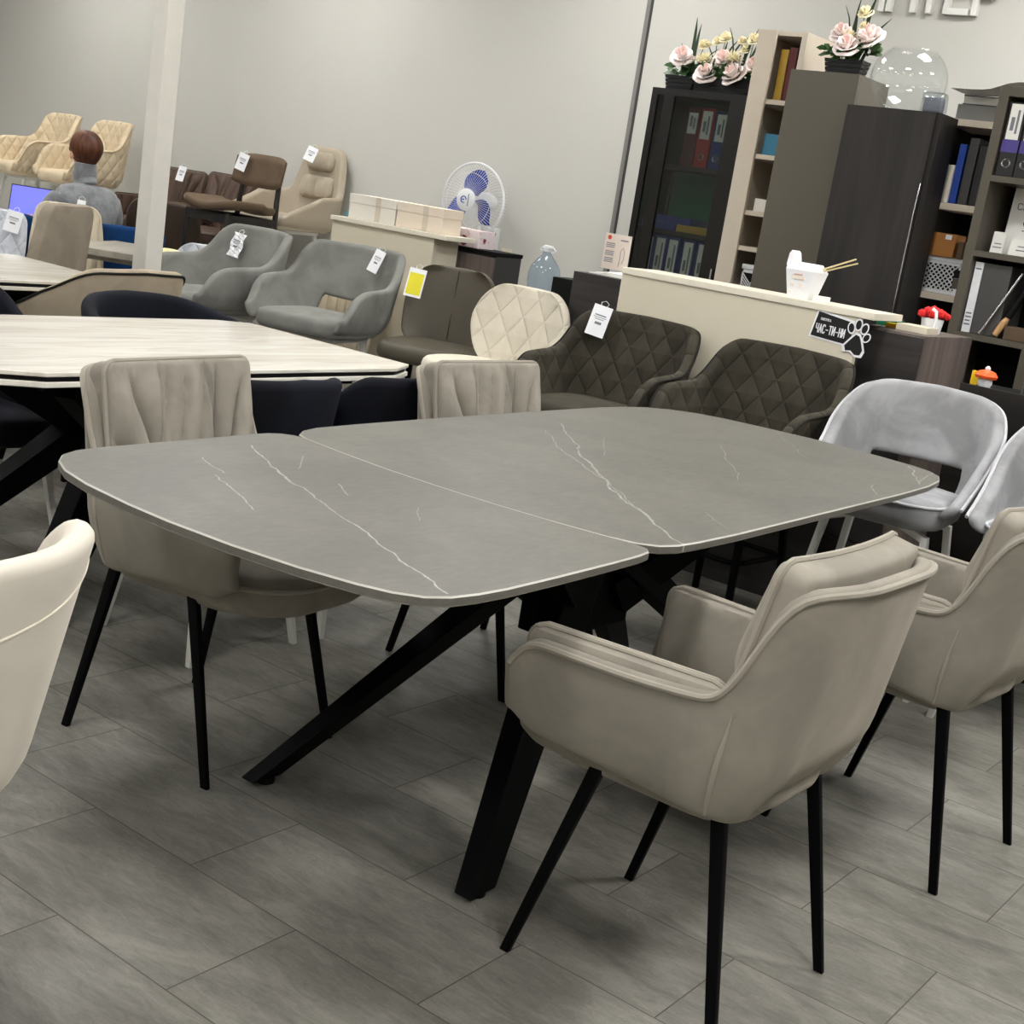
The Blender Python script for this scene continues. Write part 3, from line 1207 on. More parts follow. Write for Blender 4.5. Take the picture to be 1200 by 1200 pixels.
def make_bucket(label, name='bar_chair', cat='chair', shell='olive_q', seat='olive_v', pipe='olive_pipe', zs=.65, legs='black_metal', ring=.24,
                hw=.262, df=.235, db=.235, back=.325, arm=.15, cut=None, backw=.30, th=.042, flare=.22, group=None, armdrop=.80, legkind='square', rc=.13, front=.02, zlow=-.075, white_apron=False, side=.12):
    """bucket chair: shell sweeping from the back down over the arms; cut = (t half width, height) of an opening above the seat at the back"""
    root = thing(name, label, cat, group=group)
    bm = bmesh.new()
    zt = lambda t: zs + interp([(0, back), (backw, back - .006), (backw + .06, back - .03), (backw + .17, arm + .035), (backw + .25, arm + .004), (armdrop, arm - .012), (armdrop + .1, arm * .72), (.985, front + .01), (1, front)], t)
    def zb(t):
        lo = zs + zlow
        if cut and t < cut[0]:
            return zs + cut[1] + .012 * (t / cut[0]) ** 2 if t < cut[0] * .8 else zs + cut[1] + .012 + (zlow - cut[1] - .012) * ((t - cut[0] * .8) / (cut[0] * .2)) ** 1.0
        return lo + (.02 * max(0, (t - .8) / .2))
    def lean(t, z, b):
        k = max(0, 1 - t / .55)
        o = (z - zs - .05) * (flare * k + side * (1 - k))
        q = z - (zs + zlow)
        if q < .1:
            o -= .04 * (1 - q / .1) ** 2
        return o
    eo, ei = tub(bm, plan_u(hw, df, db, rc, backbow=.015), zt, zb, th, lean, n=96, nz=10)
    obj('shell', bm, M[shell], root)
    if pipe:
        piping(root, eo, M[pipe], .005)
    bm = bmesh.new()
    out = rrect(-db + .05, df + .03, -hw + .025, hw - .025, .10, 8)
    P = cushion(bm, out, zs - .085, zs, .03, .018, 60)
    obj('seat', bm, M[seat], root)
    bm = bmesh.new()
    cushion(bm, rrect(-.17, .17, -.18, .18, .05), zs - .11, zs - .08, .006, 0, 32)
    obj('seat_plate', bm, M['black_matt'] if legs.startswith('black') else M[legs], root)
    if legs:
        stool_frame(root, M[legs], zs - .095, ring=ring, round_=legkind == 'round')
    return root


def make_open_back(label, zs=.65, group=None):
    """silver velvet bar chair: wide back sloping into the sides, slot above the seat, white legs on an arched frame"""
    root = thing('bar_chair', label, 'chair', group=group)
    bm = bmesh.new()
    zt = lambda t: zs + interp([(0, .325), (.22, .318), (.33, .295), (.42, .245), (.55, .165), (.7, .10), (.85, .05), (1, .01)], t)
    def zb(t):
        if t < .27:
            return zs + .065
        if t < .32:
            return zs + .065 + (-.06 - .065) * (t - .27) / .05
        return zs - .06 + .02 * max(0, (t - .8) / .2)
    def lean(t, z, b):
        k = max(0, 1 - t / .6)
        o = (z - zs) * (.22 * k + .12 * (1 - k))
        q = z - (zs - .06)
        if q < .08:
            o -= .05 * (1 - q / .08) ** 2
        return o
    eo, ei = tub(bm, plan_u(.245, .20, .215, .15, backbow=.02), zt, zb, .042, lean, n=110, nz=12)
    obj('shell', bm, M['silver'], root)
    piping(root, eo, M['silver_pipe'], .006)
    bm = bmesh.new()
    P = cushion(bm, rrect(-.17, .265, -.215, .215, .12, 8), zs - .095, zs, .034, .014, 60)
    obj('seat', bm, M['silver'], root)
    piping(root, [(p.x, p.y, zs - .012) for p in P], M['silver_pipe'], .005, True, 'welt')
    mw = M['white_metal']
    bm = bmesh.new()
    for s in (1, -1):
        beam(bm, (s * .15, -.165, zs - .13), (s * .15, -.08, zs - .098), .03, .022)
        beam(bm, (s * .15, .165, zs - .13), (s * .15, .08, zs - .098), .03, .022)
        beam(bm, (s * .15, -.085, zs - .1), (s * .15, .085, zs - .1), .03, .018)
    beam(bm, (-.15, 0, zs - .1), (.15, 0, zs - .1), .03, .018)
    obj('frame', bm, mw, root)
    four_legs(root, [(.15, .165, zs - .12), (.15, -.165, zs - .12), (-.15, .165, zs - .12), (-.15, -.165, zs - .12)],
              [(.205, .235), (.205, -.235), (-.20, .225), (-.20, -.225)], mw, .024, .02, .034, .026)
    bm = bmesh.new()
    tube(bm, [(x, y, .22) for x, y in rrect(-.18, .18, -.208, .208, .06, 4)], .010, 8, True)
    obj('foot_rail', bm, mw, root)
    return root


def make_side_chair(label, name='side_chair', shell='mole', seat='mole', zs=.47, H=.47, w0=.20, w1=.17, wtop=.15, lean=10, th=.05, leg='black_metal', pipe=None, wing=0.0, group=None, cat='chair', seatlen=.44, seatw=.46, rc=.06, r0=None):
    """upholstered chair with a separate curved back panel; w(z): half widths low, mid, top; wing = forward curl of the sides"""
    root = thing(name, label, cat, group=group)
    bm = bmesh.new()
    uv = bm.loops.layers.uv.verify()
    nu, nv = 36, 26
    def halfw(b):
        w = interp([(0, w0), (.55, w1), (1, wtop)], b)
        h = b * H
        for e in (H - h, h):
            if e < rc:
                q = 1 - e / rc
                w -= rc * (1 - math.sqrt(max(0, 1 - q * q)))
        return w
    def pos(a, b, side):
        w = halfw(b)
        y = a * w
        rim = min(1, (1 - abs(a)) / .08, (1 - abs(2 * b - 1)) / .05)
        t = th / 2 * math.sqrt(max(0.02, 1 - (1 - rim) ** 2)) + .008 * (1 - a * a) * (1 - (2 * b - 1) ** 2)
        x = -seatlen / 2 - .0 - math.tan(R(lean)) * b * H + wing * a * a * (1 - .4 * b) + side * t
        return Vector((x, y, zs - .03 + b * H))
    G = {}
    for s in (1, -1):
        for i in range(nu + 1):
            for j in range(nv + 1):
                a = math.sin((2 * i / nu - 1) * PI / 2)
                b = (math.sin((2 * j / nv - 1) * PI / 2) + 1) / 2
                G[s, i, j] = bm.verts.new(pos(a, b, s))
    for s in (1, -1):
        for i in range(nu):
            for j in range(nv):
                f = bm.faces.new((G[s, i, j], G[s, i + 1, j], G[s, i + 1, j + 1], G[s, i, j + 1]))
                for lp in f.loops:
                    lp[uv].uv = (lp.vert.co.y, lp.vert.co.z)
    ring = [(i, 0) for i in range(nu)] + [(nu, j) for j in range(nv)] + [(i, nv) for i in range(nu, 0, -1)] + [(0, j) for j in range(nv, 0, -1)]
    for k in range(len(ring)):
        a, b = ring[k], ring[(k + 1) % len(ring)]
        bm.faces.new((G[1, a[0], a[1]], G[-1, a[0], a[1]], G[-1, b[0], b[1]], G[1, b[0], b[1]]))
    edge = [(G[1, i, j].co + G[-1, i, j].co) / 2 for i, j in ring]
    obj('backrest', bm, M[shell], root)
    if pipe:
        piping(root, edge, M[pipe], .006, True)
    bm = bmesh.new()
    cushion(bm, rrect(-seatlen / 2, seatlen / 2 + .02, -seatw / 2, seatw / 2, r0 or .09, 8), zs - .085, zs, .032, .015, 56)
    obj('seat', bm, M[seat], root)
    four_legs(root, [(.13, .14, zs - .07), (.13, -.14, zs - .07), (-.13, .14, zs - .07), (-.13, -.14, zs - .07)],
              [(.19, .19), (.19, -.19), (-.19, .19), (-.19, -.19)], M[leg], .026, .02)
    return root


def make_tub_chair(label, m='navy', zs=.46, zback=.78, zarm=.66, leg='grey', group=None, hw=.29, rc=.24, name='tub_chair', cat='chair', pipe=None, zdrop=.0, flare=.12, slope=.5):
    """barrel chair whose rim falls in one sweep from the back to the seat front"""
    root = thing(name, label, cat, group=group)
    bm = bmesh.new()
    zt = lambda t: interp([(0, zback), (.25, zback - .008), (slope, (zback + zarm) / 2), (.75, zarm), (.92, zarm - .06), (1, zs + .0)], t)
    zb = lambda t: zs - .07
    def lean(t, z, b):
        o = (z - zs) * flare
        q = z - b
        if q < .08:
            o -= .04 * (1 - q / .08) ** 2
        return o
    eo, ei = tub(bm, plan_u(hw, .24, .27, rc), zt, zb, .055, lean, n=80, nz=9)
    obj('shell', bm, M[m], root)
    if pipe:
        piping(root, eo, M[pipe], .005)
    bm = bmesh.new()
    cushion(bm, rrect(-.23, .27, -hw + .04, hw - .04, .14, 8), zs - .1, zs, .035, .02, 56)
    obj('seat', bm, M[m], root)
    four_legs(root, [(.14, .15, zs - .08), (.14, -.15, zs - .08), (-.14, .15, zs - .08), (-.14, -.15, zs - .08)],
              [(.2, .2), (.2, -.2), (-.2, .2), (-.2, -.2)], M['white_metal'] if leg == 'grey' else M[leg], .03, .02)
    return root
# ------------------------------------------------------------------ room
YW, XL, XR, YF, ZC = 7.0, -12.0, 3.2, -3.2, 3.3
b = bmesh.new(); box(b, XL - .1, XR + .1, YF - .1, YW + .1, -.1, 0); struct('floor', b, M['floor'])
b = bmesh.new(); box(b, XL - .1, XR + .1, YW, YW + .1, 0, ZC); struct('wall_back', b, M['wall'])
b = bmesh.new(); box(b, XL - .1, XL, YF, YW, 0, ZC); struct('wall_left', b, M['wall'])
b = bmesh.new(); box(b, XR, XR + .1, YF, YW, 0, ZC); struct('wall_right', b, M['wall'])
b = bmesh.new(); box(b, XL - .1, XR + .1, YF - .1, YF, 0, ZC); struct('wall_front', b, M['wall'])
b = bmesh.new(); box(b, XL - .1, XR + .1, YF - .1, YW + .1, ZC, ZC + .1); struct('ceiling', b, M['ceiling'])
b = bmesh.new()
box(b, -4.588, -4.562, YW - .006, YW + .01, 0, ZC)
box(b, -4.562, -4.546, YW - .002, YW + .01, 0, ZC, mi=1)
o = struct('trim_1', b, [M['seam'], M['graphite']])
b = bmesh.new(); box(b, -5.60, -5.50, 4.355, 4.455, 0, ZC, .006); struct('column', b, M['column'])
# display platform along the back wall at the left
for xa, xb, nm in ((-11.2, -8.68, 'pale grey display platform under the beige quilted chairs, against the back wall'), (-7.02, -5.66, 'pale grey display platform under the wooden chair and the lounge chair')):
    b = bmesh.new(); box(b, xa, xb, 5.80, YW - .005, 0, .55, .006)
    o = tag(obj('display_platform', b, M['platform'], None, False), nm, 'platform')

# ------------------------------------------------------------------ ceiling lights (real lamps of the showroom)
em = [emit('led_diffuser', (254, 253, 250), k) for k in (8.0, 17.5, 21.0, 38.0)]
n = 0
for ix, x in enumerate((-9.4, -6.9, -4.4, -1.9, .6)):
    for iy, y in enumerate((-1.6, 1.0, 3.6, 5.9)):
        t = thing('ceiling_light', 'square white LED panel in the white ceiling', 'ceiling light', (x, y, ZC - .03), 0, 'ceiling panels')
        b = bmesh.new()
        for a0, a1, c0, c1 in ((-.31, .31, -.31, -.295), (-.31, .31, .295, .31), (-.31, -.295, -.295, .295), (.295, .31, -.295, .295)):
            box(b, a0, a1, c0, c1, 0, .03)
        obj('frame', b, M['white_metal'], t, False)
        b = bmesh.new(); box(b, -.295, .295, -.295, .295, .008, .028)
        obj('diffuser', b, em[(1, 1, 1, 2, 3)[ix] ], t, False)

# ------------------------------------------------------------------ the big dining table
TX, TY = -1.735, 2.77
t = thing('dining_table', 'large grey stone-topped extended dining table with black crossed legs, in the middle of the floor', 'dining table', (TX, TY, 0))
TH0, TH1 = .742, .760
near_o = [(-.40, -.560), (-.30, -.575), (-.15, -.590), (0, -.594), (.15, -.590), (.30, -.577), (.40, -.562), (.455, -.552), (.485, -.556), (.500, -.575), (.507, -.62), (.512, -.72), (.518, -.90), (.520, -1.04), (.516, -1.11),
          (.506, -1.165), (.485, -1.205), (.445, -1.235), (.39, -1.256), (.287, -1.280), (.15, -1.297), (0, -1.303), (-.111, -1.299), (-.25, -1.284), (-.345, -1.262), (-.41, -1.230), (-.45, -1.195), (-.473, -1.15), (-.484, -1.09), (-.492, -.95), (-.503, -.78), (-.512, -.66), (-.511, -.61), (-.500, -.578), (-.475, -.556), (-.44, -.554)]
far_o = [(-.44, -.558), (-.40, -.564), (-.30, -.579), (-.15, -.594), (0, -.598), (.15, -.594), (.30, -.581), (.40, -.566), (.455, -.545), (.487, -.515), (.503, -.47), (.508, -.40), (.510, -.25), (.505, 0), (.497, .35), (.489, .72), (.478, .94), (.458, 1.08), (.43, 1.155), (.385, 1.205), (.32, 1.236), (.202, 1.258), (.08, 1.272), (-.04, 1.275), (-.2, 1.262), (-.33, 1.243), (-.42, 1.21), (-.49, 1.15), (-.535, 1.07), (-.557, .98), (-.567, .84), (-.566, .6), (-.558, .25), (-.55, -.05), (-.538, -.30), (-.528, -.44), (-.51, -.50), (-.48, -.54)]
b = bmesh.new(); prism(b, near_o, TH0, TH1, .0028, mi=1); o = obj('extension_leaf', b, [M['stone'], M['rim_highlight']], t, angle=20)
b = bmesh.new(); prism(b, far_o, TH0 + .001, TH1 + .001, .0028, mi=1); obj('tabletop', b, [M['stone'], M['rim_highlight']], t, angle=20)
b = bmesh.new()
box(b, -.30, .30, -1.02, 1.02, .700, .741, .004)
obj('under_frame', b, M['black_metal'], t, False)
b = bmesh.new()
box(b, -.055, .055, -.16, .16, .36, .70, .006)
box(b, -.16, .16, -.30, .30, .675, .702, .003)
obj('pedestal', b, M['black_metal'], t, False)
for sx in (1, -1):
    for sy in (1, -1):
        b = bmesh.new()
        leg_flat(b, (sx * .055, sy * .11, .53), (sx * .315, (.80 if sy > 0 else -.70), .012), .07, .15, .042, .085, bev=.004)
        lg = obj('leg', b, M['black_metal'], t, False)
        b = bmesh.new(); lathe(b, [(.022, 0), (.022, .012), (.018, .014)], 14, (sx * .31, (.79 if sy > 0 else -.69), 0)); obj('foot_pad', b, M['black_matt'], lg)
        b = bmesh.new()
        beam(b, (sx * .05, sy * .08, .44), (sx * .19, sy * .50, .71), .06, .09, .06, .06)
        obj('arm', b, M['black_metal'], t, False)
b = bmesh.new()
for y in (-.30, .30):
    tube(b, [(.29, y, .700), (.29, y, .685), (.30, y, .672)], .004, 6)
obj('lock_lever', b, M['chrome'], t)

# ------------------------------------------------------------------ four taupe armchairs round it
G1 = 'taupe armchairs round the grey table'
a1 = make_armchair('taupe velvet armchair seen from behind, nearest the camera, right of the grey table', group=G1)
place(a1, -1.035, 2.18, 180)
a2 = dup(a1, (-.985, 3.16, 0), R(176), 'taupe velvet armchair behind the nearest one, cut by the right photo edge', G1)
a3 = dup(a1, (-2.335, 2.135, 0), R(6.5), 'taupe velvet armchair facing us at the near left corner of the grey table', G1)
a4 = dup(a1, (-2.262, 3.195, 0), R(-2), 'taupe velvet armchair whose pleated back alone shows above the grey table, before the cream chair', G1)

# ------------------------------------------------------------------ pale chair at the left edge of the foreground
t = thing('lounge_chair', 'pale cream velvet chair cut off at the left edge of the foreground', 'chair')
b = bmesh.new()
zt = lambda q: interp([(0, .83), (.30, .832), (.40, .822), (.46, .79), (.52, .71), (.60, .62), (.8, .53), (1, .48)], q)
def fl(q, z, bb):
    o = (z - .42) * (.16 + .14 * max(0, 1 - q / .5))
    k = z - bb
    return o - (.06 * (1 - k / .12) ** 2 if k < .12 else 0)
eo, ei = tub(b, plan_u(.235, .24, .20, .15, backbow=.03), zt, lambda q: .37, .045, fl, n=90, nz=16)
obj('shell', b, M['cream_front'], t)
b = bmesh.new()
pts = []
for k in range(60):
    ss = .28 + .44 * k / 59
    p, nn = tub.surf(ss, zt(abs(2 * ss - 1)) - .022 - .10 * (1 - (abs(ss - .5) / .22) ** 1.6))
    pts.append(p + nn * .0005)
tube(b, smooth_path(pts, 2), .0022, 6); obj('seam', b, M['cream'], t)
b = bmesh.new(); cushion(b, rrect(-.17, .26, -.225, .225, .12, 8), .38, .47, .035, .02); obj('seat', b, M['cream_front'], t)
four_legs(t, [(.12, .15, .4), (.12, -.15, .4), (-.12, .15, .4), (-.12, -.15, .4)], [(.18, .19), (.18, -.19), (-.18, .19), (-.18, -.19)], M['black_metal'])
place(t, -1.80, .93, 176)

# ------------------------------------------------------------------ white marble table with navy chairs, left
def marble_table(label, x, y, lx, ly, cut, rot=0):
    t = thing('marble_table', label, 'dining table', (x, y, 0), R(rot))
    o = [(lx / 2, -ly / 2 + cut), (lx / 2, ly / 2 - cut), (lx / 2 - cut * .5, ly / 2), (-lx / 2 + cut * .5, ly / 2), (-lx / 2, ly / 2 - cut), (-lx / 2, -ly / 2 + cut), (-lx / 2 + cut * .5, -ly / 2), (lx / 2 - cut * .5, -ly / 2)]
    b = bmesh.new(); prism(b, o, .748, .760, .002); obj('tabletop', b, M['marble'], t, False)
    b = bmesh.new(); prism(b, [(px * .985, py * .985) for px, py in o], .735, .748); obj('gap_board', b, M['black_matt'], t, False)
    b = bmesh.new(); prism(b, o, .720, .735, .002); obj('folded_leaf', b, M['marble'], t, False)
    b = bmesh.new(); box(b, -lx / 2 + .12, lx / 2 - .12, -ly / 2 + .2, ly / 2 - .2, .685, .72); obj('under_frame', b, M['black_metal'], t, False)
    b = bmesh.new(); box(b, -.06, .06, -.14, .14, .36, .69); obj('pedestal', b, M['black_metal'], t, False)
    for sx in (1, -1):
        for sy in (1, -1):
            b = bmesh.new()
            leg_flat(b, (sx * .06, sy * .1, .52), (sx * .36, sy * .60, 0), .09, .18, .06, .10)
            obj('leg', b, M['black_metal'], t, False)
            b = bmesh.new(); beam(b, (sx * .05, sy * .08, .44), (sx * .25, sy * .45, .69), .06, .09); obj('arm', b, M['black_metal'], t, False)
    return t
marble_table('white marble table with a double edge, navy chairs round it, behind the taupe chairs', -3.395, 2.72, .90, 1.56, .12)
marble_table('second white marble table further back at the left edge, behind the navy chair', -5.16, 2.93, .96, 1.5, .2)

G2 = 'navy tub chairs round the white marble table'
n1 = make_tub_chair('navy velvet chair, back towards us, left one of the pair between the pleated chairs', zback=.845, zarm=.64, group=G2, hw=.198, rc=.16, slope=.42)
place(n1, -2.87, 2.58, 180, s=.96)
n2 = dup(n1, (-2.865, 3.07, 0), R(180), 'navy velvet chair, back towards us, right one of the pair between the pleated chairs', G2, .96)
n3 = dup(n1, (-3.99, 2.55, 0), R(0), 'navy velvet chair whose thick seat shows under the white marble table, left edge', G2)
n4 = make_tub_chair('navy velvet tub chair whose curved rim rises just behind the white marble table', zback=.80, zarm=.70, group=G2, hw=.31, rc=.29)
place(n4, -3.93, 3.30, 4)
t = make_tub_chair('mushroom beige chair with dark piping, its back towards us beside the grey column foot', 'mushroom', zback=.865, zarm=.665, pipe='olive_pipe', leg='black_metal', hw=.255, rc=.15, slope=.45)
place(t, -4.70, 3.44, 184)

# ------------------------------------------------------------------ bar chairs in front of the desk
G3 = 'dark quilted bar chairs at the reception desk'
q1 = make_bucket('dark olive quilted bar chair with a white price tag, at the reception desk', group=G3, back=.355, arm=.175, hw=.27, flare=.16)
place(q1, -2.84, 4.44, 272, s=.97)
q2 = dup(q1, (-2.205, 4.43, 0), R(266), 'dark olive quilted velvet bar chair without a tag, in front of the paw sticker', G3)
G4 = 'silver velvet bar chairs'
s1 = make_open_back('silver velvet bar chair with a slot in its back, behind the grey table corner', group=G4)
place(s1, -1.575, 4.33, 276, s=.98)
s2 = dup(s1, (-1.0, 4.30, 0), R(272), 'silver grey velvet bar chair cut by the right edge of the photo', G4)
t = make_side_chair('cream quilted bar chair with a wing-shaped back, left of the dark quilted chairs', 'bar_chair', 'cream_q', 'cream',   .65, .36, .17, .265, .20, 10, .05, 'white_metal', None, .06, seatlen=.46, seatw=.46, rc=.09, r0=.21)
place(t, -3.56, 4.61, 268)
CREAM = t
t = make_side_chair('dark olive leather bar chair with a yellow price tag beside the cream chair', 'bar_chair', 'olive_l', 'olive_l', .63, .38, .205, .225, .19, 9, .05, 'black_metal', None, .11, seatlen=.44, seatw=.45, rc=.085, r0=.12)
place(t, -4.10, 4.93, 292)
OLIVE = t
b = bmesh.new(); tube(b, [(-.193, 0, .64), (-.218, 0, .78), (-.247, 0, .965)], .0022, 6); obj('seam', b, M['olive_pipe'], t)
G5 = 'grey velvet armchairs with an opening in the back'
g1 = make_bucket('mid grey velvet armchair with a long white tag, beside the olive leather chair', shell='grey_v', seat='grey_v', pipe=None, arm=.155, back=.325, cut=(.30, .055), group=G5, legs='white_metal')
place(g1, -4.69, 4.79, 282, s=1.03)
g2 = dup(g1, (-5.31, 4.62, 0), R(262), 'mid grey velvet armchair with a crumpled plastic tag, nearer the grey column', G5, 1.03)
# ------------------------------------------------------------------ lettering on the back wall
x = -2.985
for ch, wd in (('І', .03), ('Н', .13), ('Т', .11), ('Е', .10), ('Р', .11)):
    b = bmesh.new()
    strokes(b, ch, 0, 0, wd, .18, 0, .030, .030, Matrix.Translation((0, 0, 0)))
    o = tag(obj('sign_letter', b, M['white_metal'], None, False), 'raised white letter %s of the shop sign on the back wall' % ch, 'letter', 'shop sign letters')
    o.location = ((-3.168, -3.112, -2.955, -2.808, -2.665)['ІНТЕР'.index(ch)], YW - .004, 2.562)

# ------------------------------------------------------------------ reception desk
YD = 4.80
t = thing('reception_desk', 'dark wood reception desk with a cream upper panel and cap', 'desk', (0, 0, 0))
b = bmesh.new(); box(b, -3.02, -2.0, YD, YD + .03, 0, 1.02); obj('front_panel', b, M['wenge_x'], t, False)
b = bmesh.new(); box(b, -3.035, -1.995, YD - .03, YD - .002, .52, 1.118, .002); obj('cream_panel', b, M['cream_board'], t, False)
b = bmesh.new(); box(b, -3.035, -1.945, YD - .036, YD + .24, 1.119, 1.145, .003); obj('counter_cap', b, M['cream_cap'], t, False)
b = bmesh.new(); box(b, -3.36, -3.03, YD + .10, YD + .60, 0, 1.085, .002); obj('side_wing', b, M['wenge_x'], t, False)
b = bmesh.new(); box(b, -3.025, -2.07, YD + .035, YD + .60, .72, .75); obj('worktop', b, M['wenge_x'], t, False)
t = thing('pedestal_cabinet', 'dark wood cabinet at the right end of the reception desk, red fluffy plant on it', 'cabinet', (0, 0, 0))
b = bmesh.new(); box(b, -2.06, -1.795, YD + .12, YD + .62, 0, 1.09, .002); obj('body', b, M['grey_mod'], t, False)
for k in range(4):
    b = bmesh.new(); box(b, -2.055, -1.80, YD + .104, YD + .119, .02 + k * .267, .28 + k * .267, .002); obj('drawer', b, M['wenge_x'], t, False)
t = thing('low_counter', 'black-brown low counter front at the right, behind the silver chairs', 'counter', (0, 0, 0))
b = bmesh.new(); box(b, -1.59, .4, YD - .02, YD, 0, .965); obj('front_panel', b, M['wenge_dk'], t, False)
b = bmesh.new(); box(b, -1.59, .4, YD, YD + .35, .925, .95); obj('worktop', b, M['black_matt'], t, False)
b = bmesh.new(); box(b, -1.59, .4, YD - .03, YD - .021, 0, .07); obj('plinth', b, M['black_matt'], t, False)
b = bmesh.new(); box(b, -3.62, -3.40, 5.12, 5.5, 0, 1.03, .003)
tag(obj('pedestal_box', b, M['black_matt'], None, False), 'small black cabinet just left of the reception desk', 'cabinet')

# price tags ---------------------------------------------------------------
def price_tag(label, loc, rx, rz, w=.075, h=.13, roll=0, colour='tag', group='price tags on chairs', crumple=0.0, band=None):
    t = thing('price_tag', label, 'price tag', loc, 0, group)
    t.rotation_euler = (R(rx), R(roll), R(rz))
    b = bmesh.new()
    nx, nz = 4, 8
    G = {}
    for i in range(nx + 1):
        for j in range(nz + 1):
            for s in (0, 1):
                y = crumple * math.sin(i * 2.1 + j * 1.3) - s * .0015
                G[i, j, s] = b.verts.new((-w / 2 + w * i / nx, y, -h * j / nz))
    for i in range(nx):
        for j in range(nz):
            for s in (0, 1):
                b.faces.new((G[i, j, s], G[i + 1, j, s], G[i + 1, j + 1, s], G[i, j + 1, s]))
    for i in range(nx):
        for j in (0, nz):
            b.faces.new((G[i, j, 0], G[i + 1, j, 0], G[i + 1, j, 1], G[i, j, 1]))
    for j in range(nz):
        for i in (0, nx):
            b.faces.new((G[i, j, 0], G[i, j + 1, 0], G[i, j + 1, 1], G[i, j, 1]))
    obj('card', b, M[colour], t, False)
    b = bmesh.new()
    for z0, z1, f in ((.30, .34, .6), (.38, .40, .7), (.44, .46, .5), (.54, .62, .35)):
        box(b, -w / 2 * f, w / 2 * f, -.0028 - crumple, -.0018 - crumple, -h * z1, -h * z0)
    obj('print', b, M['ink'], t, False)
    if band:
        b = bmesh.new(); box(b, -w * .42, w * .42, -.0030, -.0016, -h * .92, -h * .16); obj('yellow_insert', b, M[band], t, False)
    b = bmesh.new(); tube(b, [(-.012, 0, 0), (-.016, .004, .012), (0, .008, .022), (.016, .004, .012), (.012, 0, 0)], .0012, 5); obj('string', b, M['plastic_w'], t)
    return t

# papers, leaflets ----------------------------------------------------------
for k in range(3):
    b = bmesh.new(); box(b, -.11, .11, -.15, .15, 0, .004)
    o = tag(obj('paper_stack', b, M['paper'], None, False), ['lowest', 'middle', 'topmost'][k] + ' white sheets lying on the dark left wing of the reception desk', 'paper', 'loose sheets on the desk wing')
    o.location = (-3.20 + .015 * k, 5.10 + .01 * k, 1.086 + .0055 * k)
    o.rotation_euler = (0, 0, R(-6 + 9 * k))
t = thing('leaflet_stand', 'clear stand with a pale pink printed leaflet and red round mark, on the desk wing', 'leaflet', (-3.37, 5.22, 1.103))
b = bmesh.new(); box(b, -.068, .068, -.002, .002, 0, .155); obj('leaflet', b, M['paper_warm'], t, False)
b = bmesh.new(); lathe(b, [(.010, 0), (.010, .001)], 16, (0, 0, 0), Matrix.Translation((-.045, -.0025, .138)) @ Matrix.Rotation(R(90), 4, 'X')); obj('round_mark', b, M['ink_red'], t)
b = bmesh.new()
for z in (.03, .06, .095):
    for k in range(3):
        box(b, -.058, -.012, -.0032, -.0022, z + k * .008, z + k * .008 + .004)
box(b, .015, .055, -.0032, -.0022, .128, .134)
tube(b, [(.02, -.003, .015), (.024, -.003, .05), (.024, -.003, .085), (.034, -.003, .1), (.044, -.003, .085), (.044, -.003, .05), (.036, -.003, .03)], .0012, 5)
obj('print', b, M['ink'], t, False)
b = bmesh.new(); box(b, -.075, .075, -.0045, -.0035, -.002, .16); box(b, -.075, .075, -.03, .05, -.002, .0); obj('acrylic_holder', b, M['clear'], t, False)
t = thing('notice_sheet', 'small white notice stuck to the grey wall just left of the glass cabinet', 'notice', (-4.37, 6.995, 1.05))
b = bmesh.new(); box(b, -.055, .055, -.001, .001, .0, .30); obj('sheet', b, M['paper'], t, False)
b = bmesh.new()
for z, w_ in ((.255, .04), (.235, .03), (.215, .035), (.195, .02), (.12, .03), (.10, .035)):
    box(b, -w_, w_, -.0022, -.0012, z, z + .010)
obj('print', b, M['ink'], t, False)

# sticker on the cream panel --------------------------------------------------
t = thing('wall_sticker', 'black and white sticker with lettering and a paw print on the cream desk panel', 'sticker', (-2.045, YD - .031, 1.068))
t.rotation_euler = (0, R(2), 0)
b = bmesh.new(); prism(b, [(-.135, -.052), (.03, -.058), (.03, .038), (-.12, .052)], 0, .001, M=Matrix.Rotation(R(90), 4, 'X')); obj('white_edge', b, M['tag'], t, False)
b = bmesh.new(); prism(b, [(-.128, -.046), (.03, -.052), (.03, .030), (-.114, .045)], .001, .002, M=Matrix.Rotation(R(90), 4, 'X')); obj('black_plate', b, M['ink_blk'], t, False)
b = bmesh.new()
strokes(b, 'ЧАС-ТИ-НИ', -.112, -.030, .0086, .030, .0046, .0036, .001, Matrix.Translation((0, -.002, 0)))
strokes(b, 'ПОКУПКА', -.100, .016, .0038, .008, .0022, .0014, .001, Matrix.Translation((0, -.002, 0)))
obj('lettering', b, M['tag'], t, False)
def blob(cx, cz, rx, rz, rot=0, n=20):
    c, s = math.cos(R(rot)), math.sin(R(rot))
    return [(cx + c * rx * math.cos(a) - s * rz * math.sin(a), cz + s * rx * math.cos(a) + c * rz * math.sin(a)) for a in [2 * PI * k / n for k in range(n)]]
pad = [(.012, -.055), (.020, -.072), (.040, -.068), (.058, -.080), (.078, -.078), (.084, -.060), (.072, -.030), (.062, -.012), (.048, -.008), (.036, -.022)]
toes = [(.024, .012, .0105, .0165, 12), (.049, .028, .0105, .017, 0), (.075, .018, .0105, .0165, -14), (.089, -.012, .010, .014, -30)]
b = bmesh.new()
cx, cz = .05, -.045
prism(b, [(cx + (p - cx) * 1.28, cz + (q - cz) * 1.25) for p, q in pad], .0022, .003, M=Matrix.Rotation(R(90), 4, 'X'))
for c in toes:
    prism(b, blob(c[0], c[1], c[2] * 1.45, c[3] * 1.35, c[4]), .0022, .003, M=Matrix.Rotation(R(90), 4, 'X'))
obj('paw_edge', b, M['tag'], t, False)
b = bmesh.new()
